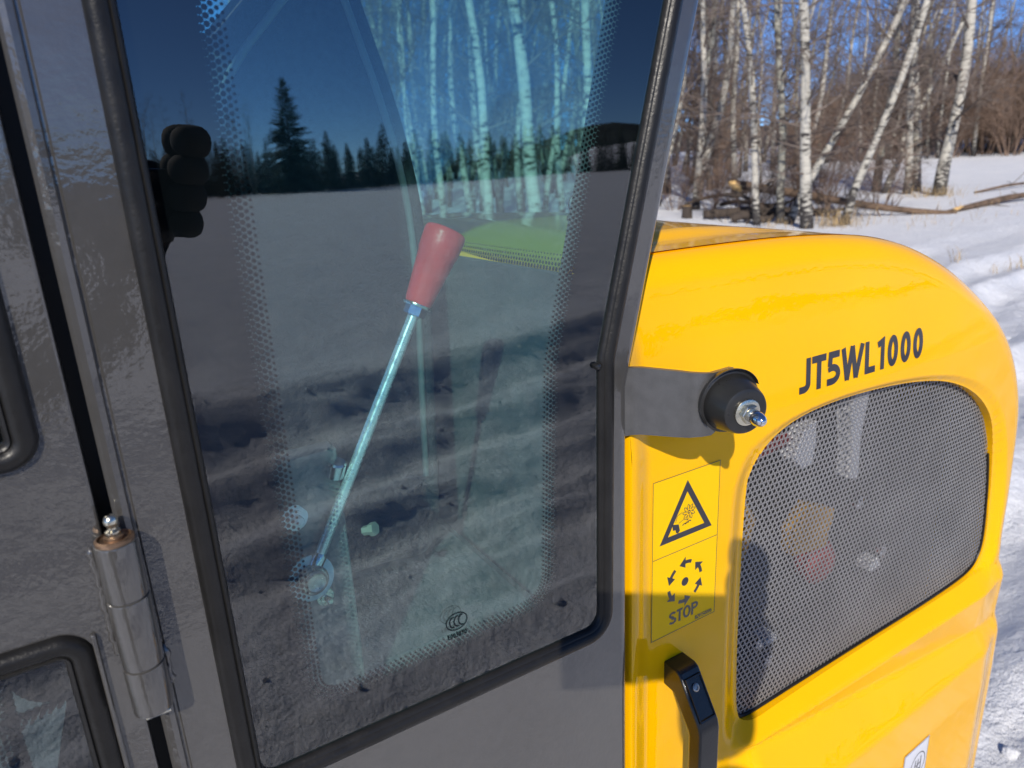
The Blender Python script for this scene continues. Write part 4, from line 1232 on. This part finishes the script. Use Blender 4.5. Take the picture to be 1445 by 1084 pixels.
dl = ["dark bent dead branch leaning across the trunk feet by the cab pillar", "thin dark fallen stem crossing under the sawn log end", "short dark log on the snow left of the thick scarred birch", "dark forked branch lying behind the thick scarred birch", "thin dark pole leaning low between the knotty grey birches"]
for k, (x0_, y0_, z0_, x1_, y1_, z1_, r_) in enumerate(((14.6, 14.4, .1, 16.2, 12.6, .7, .05), (15.2, 13.4, .15, 15.6, 11.4, .3, .06), (13.3, 11.3, .12, 13.9, 10.6, .14, .10), (14.2, 10.7, .1, 15.2, 9.3, .35, .05), (13.6, 12.0, .6, 14.4, 10.4, .12, .045))):
    log("fallen_branch", [(lerp(x0_, x1_, t), lerp(y0_, y1_, t) + .12 * math.sin(5 * t + k), gz(lerp(x0_, x1_, t), lerp(y0_, y1_, t)) + lerp(z0_, z1_, t) + .07 * math.sin(7 * t)) for t in (0, .2, .4, .6, .8, 1)], [r_, r_, r_ * .9, r_ * .8, r_ * .6, r_ * .3], dl[k], 30 + k, M['darkbark'], stubs=16)
for k, (x, y) in enumerate(((14.6, 13.3), (14.4, 11.8), (15.3, 10.2), (16.6, 12.6), (14.9, 14.9), (17.0, 10.2))):
    o = link_mesh("alder_bush", ald[k % 4]); o.location = (x, y, gz(x, y)); o.rotation_euler = (0, 0, k * 1.3); s_ = .26 + .05 * (k % 3); o.scale = (s_ * 1.3, s_ * 1.3, s_)
    setp(o, "low tangle of brown twigs among the deadfall at the birch feet", "bush", "twig tangles round the fallen log")
st_ = MB(); st_.lathe([(.16, -.3), (.13, .05), (.12, .30)], (13.2, 12.75, gz(13.2, 12.75)), (0, 0, 1), 14)
sto_ = setp(st_.build("tree_stump", M['darkbark'], None, smooth=40), "low cut stump with pale top just above the hood", "stump")
MB().lathe([(.118, .301), (.10, .305), (.01, .305)], (13.2, 12.75, gz(13.2, 12.75)), (0, 0, 1), 14).build("sawn_top", M['sawn'], sto_)
tf = MB(); rg_ = random.Random(77)
for (cx_, cy_, n, sp2, hh) in ((20.5, 10.75, 160, .42, .30), (14.05, 9.15, 140, .25, .38), (13.5, 10.0, 60, .5, .2), (15.3, 8.2, 60, .8, .18), (17.4, 8.0, 40, .9, .15), (10.4, 4.6, 16, .25, .22), (11.0, 4.2, 10, .2, .2)):
    for k in range(n):
        x = cx_ + rg_.gauss(0, sp2); y = cy_ + rg_.gauss(0, sp2); z = gz(x, y); a = rg_.uniform(0, 6.28); L = hh * rg_.uniform(.5, 1.3); lx, ly = math.cos(a), math.sin(a)
        w_ = .006; b = len(tf.v)
        tf.v.extend([(x - ly * w_, y + lx * w_, z - .03), (x + ly * w_, y - lx * w_, z - .03), (x + lx * L * .35 + ly * w_ * .7, y + ly * L * .35 - lx * w_ * .7, z + L * .7), (x + lx * L * .35 - ly * w_ * .7, y + ly * L * .35 + lx * w_ * .7, z + L * .7), (x + lx * L * .8, y + ly * L * .8, z + L)])
        tf.f.append((b, b + 1, b + 2, b + 3)); tf.f.append((b + 3, b + 2, b + 4))
setp(tf.build("dry_grass", M['grass'], None, fix=False), "dry tan grass tufts round the tree feet", "grass", kind='stuff')
# red barn far behind the trees
bx, by = 49.6, 33.2
bn = empty("red_barn", (bx, by, gz(bx, by) - .1), R(-35)); setp(bn, "small red board barn far behind the leaning birches", "barn")
k_ = MB(); k_.box((-2.2, -1.6, 0), (2.2, 1.6, 2.4)); k_.add([(-2.2, -1.6, 2.4), (-2.2, 1.6, 2.4), (-2.2, 0, 3.3), (2.2, -1.6, 2.4), (2.2, 1.6, 2.4), (2.2, 0, 3.3)], [(0, 1, 2), (3, 5, 4)])
k_.build("wall", M['barn'], bn)
rf = MB()
for sg in (-1, 1):
    rf.add([(-2.4, sg * 1.85, 2.28), (2.4, sg * 1.85, 2.28), (2.4, 0, 3.34), (-2.4, 0, 3.34), (-2.4, sg * 1.85, 2.38), (2.4, sg * 1.85, 2.38), (2.4, 0, 3.44), (-2.4, 0, 3.44)], [(0, 1, 2, 3), (7, 6, 5, 4), (0, 4, 5, 1), (3, 2, 6, 7), (0, 3, 7, 4), (1, 5, 6, 2)])
rf.build("roof", M['roof'], bn)
MB().box((-.5, -1.66, 0), (.5, -1.603, 1.9)).build("door", M['roof'], bn)

# ------------------------------------------------------------------ the photographer and the phone (seen mirrored, and as a shadow)
def camframe(u, v, w): return CAM + CX * u + CU * v + CF * w
ph = MB()
pc = [(-.036, -.060), (.132, -.060), (.132, .017), (-.036, .017)]
ph.add([camframe(u, v, -.006) for u, v in pc] + [camframe(u, v, -.0145) for u, v in pc], [(0, 1, 2, 3), (7, 6, 5, 4), (0, 4, 5, 1), (1, 5, 6, 2), (2, 6, 7, 3), (3, 7, 4, 0)])
pho = setp(ph.build("phone", M['black'], None, bevel=.003), "dark phone held up at arm's length, mirrored beside the door frame", "phone")
def skin(name, joints, bones, material, parent=None, sub=2, root=0):
    me = bpy.data.meshes.new(name); me.from_pydata([tuple(j[:3]) for j in joints], bones, [])
    o = link_mesh(name, me, parent); me.materials.append(material)
    md = o.modifiers.new("skin", 'SKIN'); md.use_smooth_shade = True
    for i, j in enumerate(joints):
        sv = me.skin_vertices[0].data[i]; sv.radius = (j[3], j[4] if len(j) > 4 else j[3]); sv.use_root = (i == root)
    if sub:
        ss = o.modifiers.new("sub", 'SUBSURF'); ss.levels = sub; ss.render_levels = sub
    return o
px0, py0 = -.60, -1.0
per = empty("person", (px0, py0, gz(px0, py0)))
setp(per, "person in dark winter clothes photographing the loader, mirrored beside the door frame", "person")
def W_(x, y, z): return (x - px0, y - py0, z - gz(px0, py0))
g0 = gz(px0, py0)
J = [(*W_(-.60, -1.01, .95), .15, .12), (*W_(-.60, -1.0, 1.14), .145, .11), (*W_(-.59, -.98, 1.32), .165, .115), (*W_(-.58, -.97, 1.45), .09, .08), (*W_(-.575, -.955, 1.53), .055, .055),
     (*W_(-.41, -.96, 1.42), .075, .075), (*W_(-.24, -.80, 1.20), .056, .056), (*W_(.015, -.55, 1.40), .052, .052), (*W_(.035, -.52, 1.43), .048, .048),
     (*W_(-.77, -.98, 1.42), .075, .075), (*W_(-.86, -1.0, 1.16), .055, .055), (*W_(-.84, -.88, .95), .042, .042),
     (*W_(-.51, -1.01, .90), .10, .10), (*W_(-.49, -.98, .50), .075, .075), (*W_(-.49, -1.02, .10), .055, .055),
     (*W_(-.69, -1.01, .90), .10, .10), (*W_(-.71, -.98, .50), .075, .075), (*W_(-.72, -1.02, .10), .055, .055),
     (*W_(-.48, -.90, g0 + .05), .045, .045), (*W_(-.73, -.90, g0 + .05), .045, .045)]
Bn = [(0, 1), (1, 2), (2, 3), (3, 4), (2, 5), (5, 6), (6, 7), (7, 8), (2, 9), (9, 10), (10, 11), (0, 12), (12, 13), (13, 14), (14, 18), (0, 15), (15, 16), (16, 17), (17, 19)]
skin("body", J, Bn, M['jacket'], per)
# head with face and knit hat
hc = Vector(W_(-.565, -.93, 1.63))
hm = MB(); rows = []
fd = Vector((.75, .65, -.12)).normalized(); sdv = Vector((fd.y, -fd.x, 0)).normalized(); upv = sdv.cross(fd)
for j in range(21):
    v = -math.pi / 2 + math.pi * j / 20; row = []
    for i in range(32):
        a = 2 * math.pi * i / 32; cx_, sx_ = math.cos(a), math.sin(a)
        wv = .074 * math.cos(v) ** .8 if abs(math.cos(v)) > 1e-6 else 0
        dv = .096 * math.cos(v) ** .8 if abs(math.cos(v)) > 1e-6 else 0
        h_ = .118 * math.sin(v); f = cx_ * dv
        if h_ < -.03: wv *= 1 - .25 * min(1, (-.03 - h_) / .08)
        if cx_ > .93 and -.035 < h_ < .02: f += .022 * (1 - abs(h_ + .02) / .04 if abs(h_ + .02) < .04 else 0)      # nose
        if cx_ > .75 and abs(abs(sx_) - .42) < .14 and .0 < h_ < .03: f -= .008                                       # eye sockets
        if cx_ > .9 and -.065 < h_ < -.05: f -= .004                                                                # mouth
        if abs(sx_) > .95 and -.03 < h_ < .03: wv += .012                                                           # ears
        row.append(hc + fd * f + sdv * sx_ * wv + upv * h_)
    rows.append(row)
hm.grid(rows, True); hm.build("head", M['skin'], per, smooth=180)
ht = MB(); rows = []
for j in range(9):
    v = .12 + (math.pi / 2 - .12) * j / 8
    rows.append([hc - fd * .006 + fd * math.cos(a) * .108 * math.cos(v) ** .7 + sdv * math.sin(a) * .088 * math.cos(v) ** .7 + upv * (.135 * math.sin(v) + .01) for a in [2 * math.pi * i / 28 for i in range(28)]])
ht.grid(rows, True); ht.build("knit_hat", M['hat'], per, smooth=180)
# gloved right hand closed round the end of the phone: palm, four fingers, thumb
def LW(u, v, w): p = camframe(u, v, w); return W_(p.x, p.y, p.z)
wr = W_(.035, -.52, 1.43)
hand = [(*wr, .048, .042), (*LW(.100, -.070, -.056), .052, .034), (*LW(.126, -.026, -.048), .054, .026), (*LW(.134, .020, -.044), .044, .022)]
skin("gloved_hand", hand, [(0, 1), (1, 2), (2, 3)], M['glove'], per, 2)
hnd = per.children[-1]
for k, (v0, L) in enumerate(((.042, .95), (.014, 1.0), (-.014, .98), (-.042, .88))):
    fj = [(*LW(.132, v0 - .004, -.038), .0195), (*LW(.152, v0 + .002, -.018), .0190), (*LW(.146, v0 + .006, .004), .0180), (*LW(.146 - .036 * L, v0 + .008, .010), .0150)]
    skin("glove_finger", fj, [(0, 1), (1, 2), (2, 3)], M['glove'], per, 2)
skin("glove_thumb", [(*LW(.118, -.030, -.048), .017), (*LW(.106, -.006, -.034), .0145), (*LW(.086, .004, -.028), .013), (*LW(.070, .006, -.026), .011)], [(0, 1), (1, 2), (2, 3)], M['glove'], per, 1)
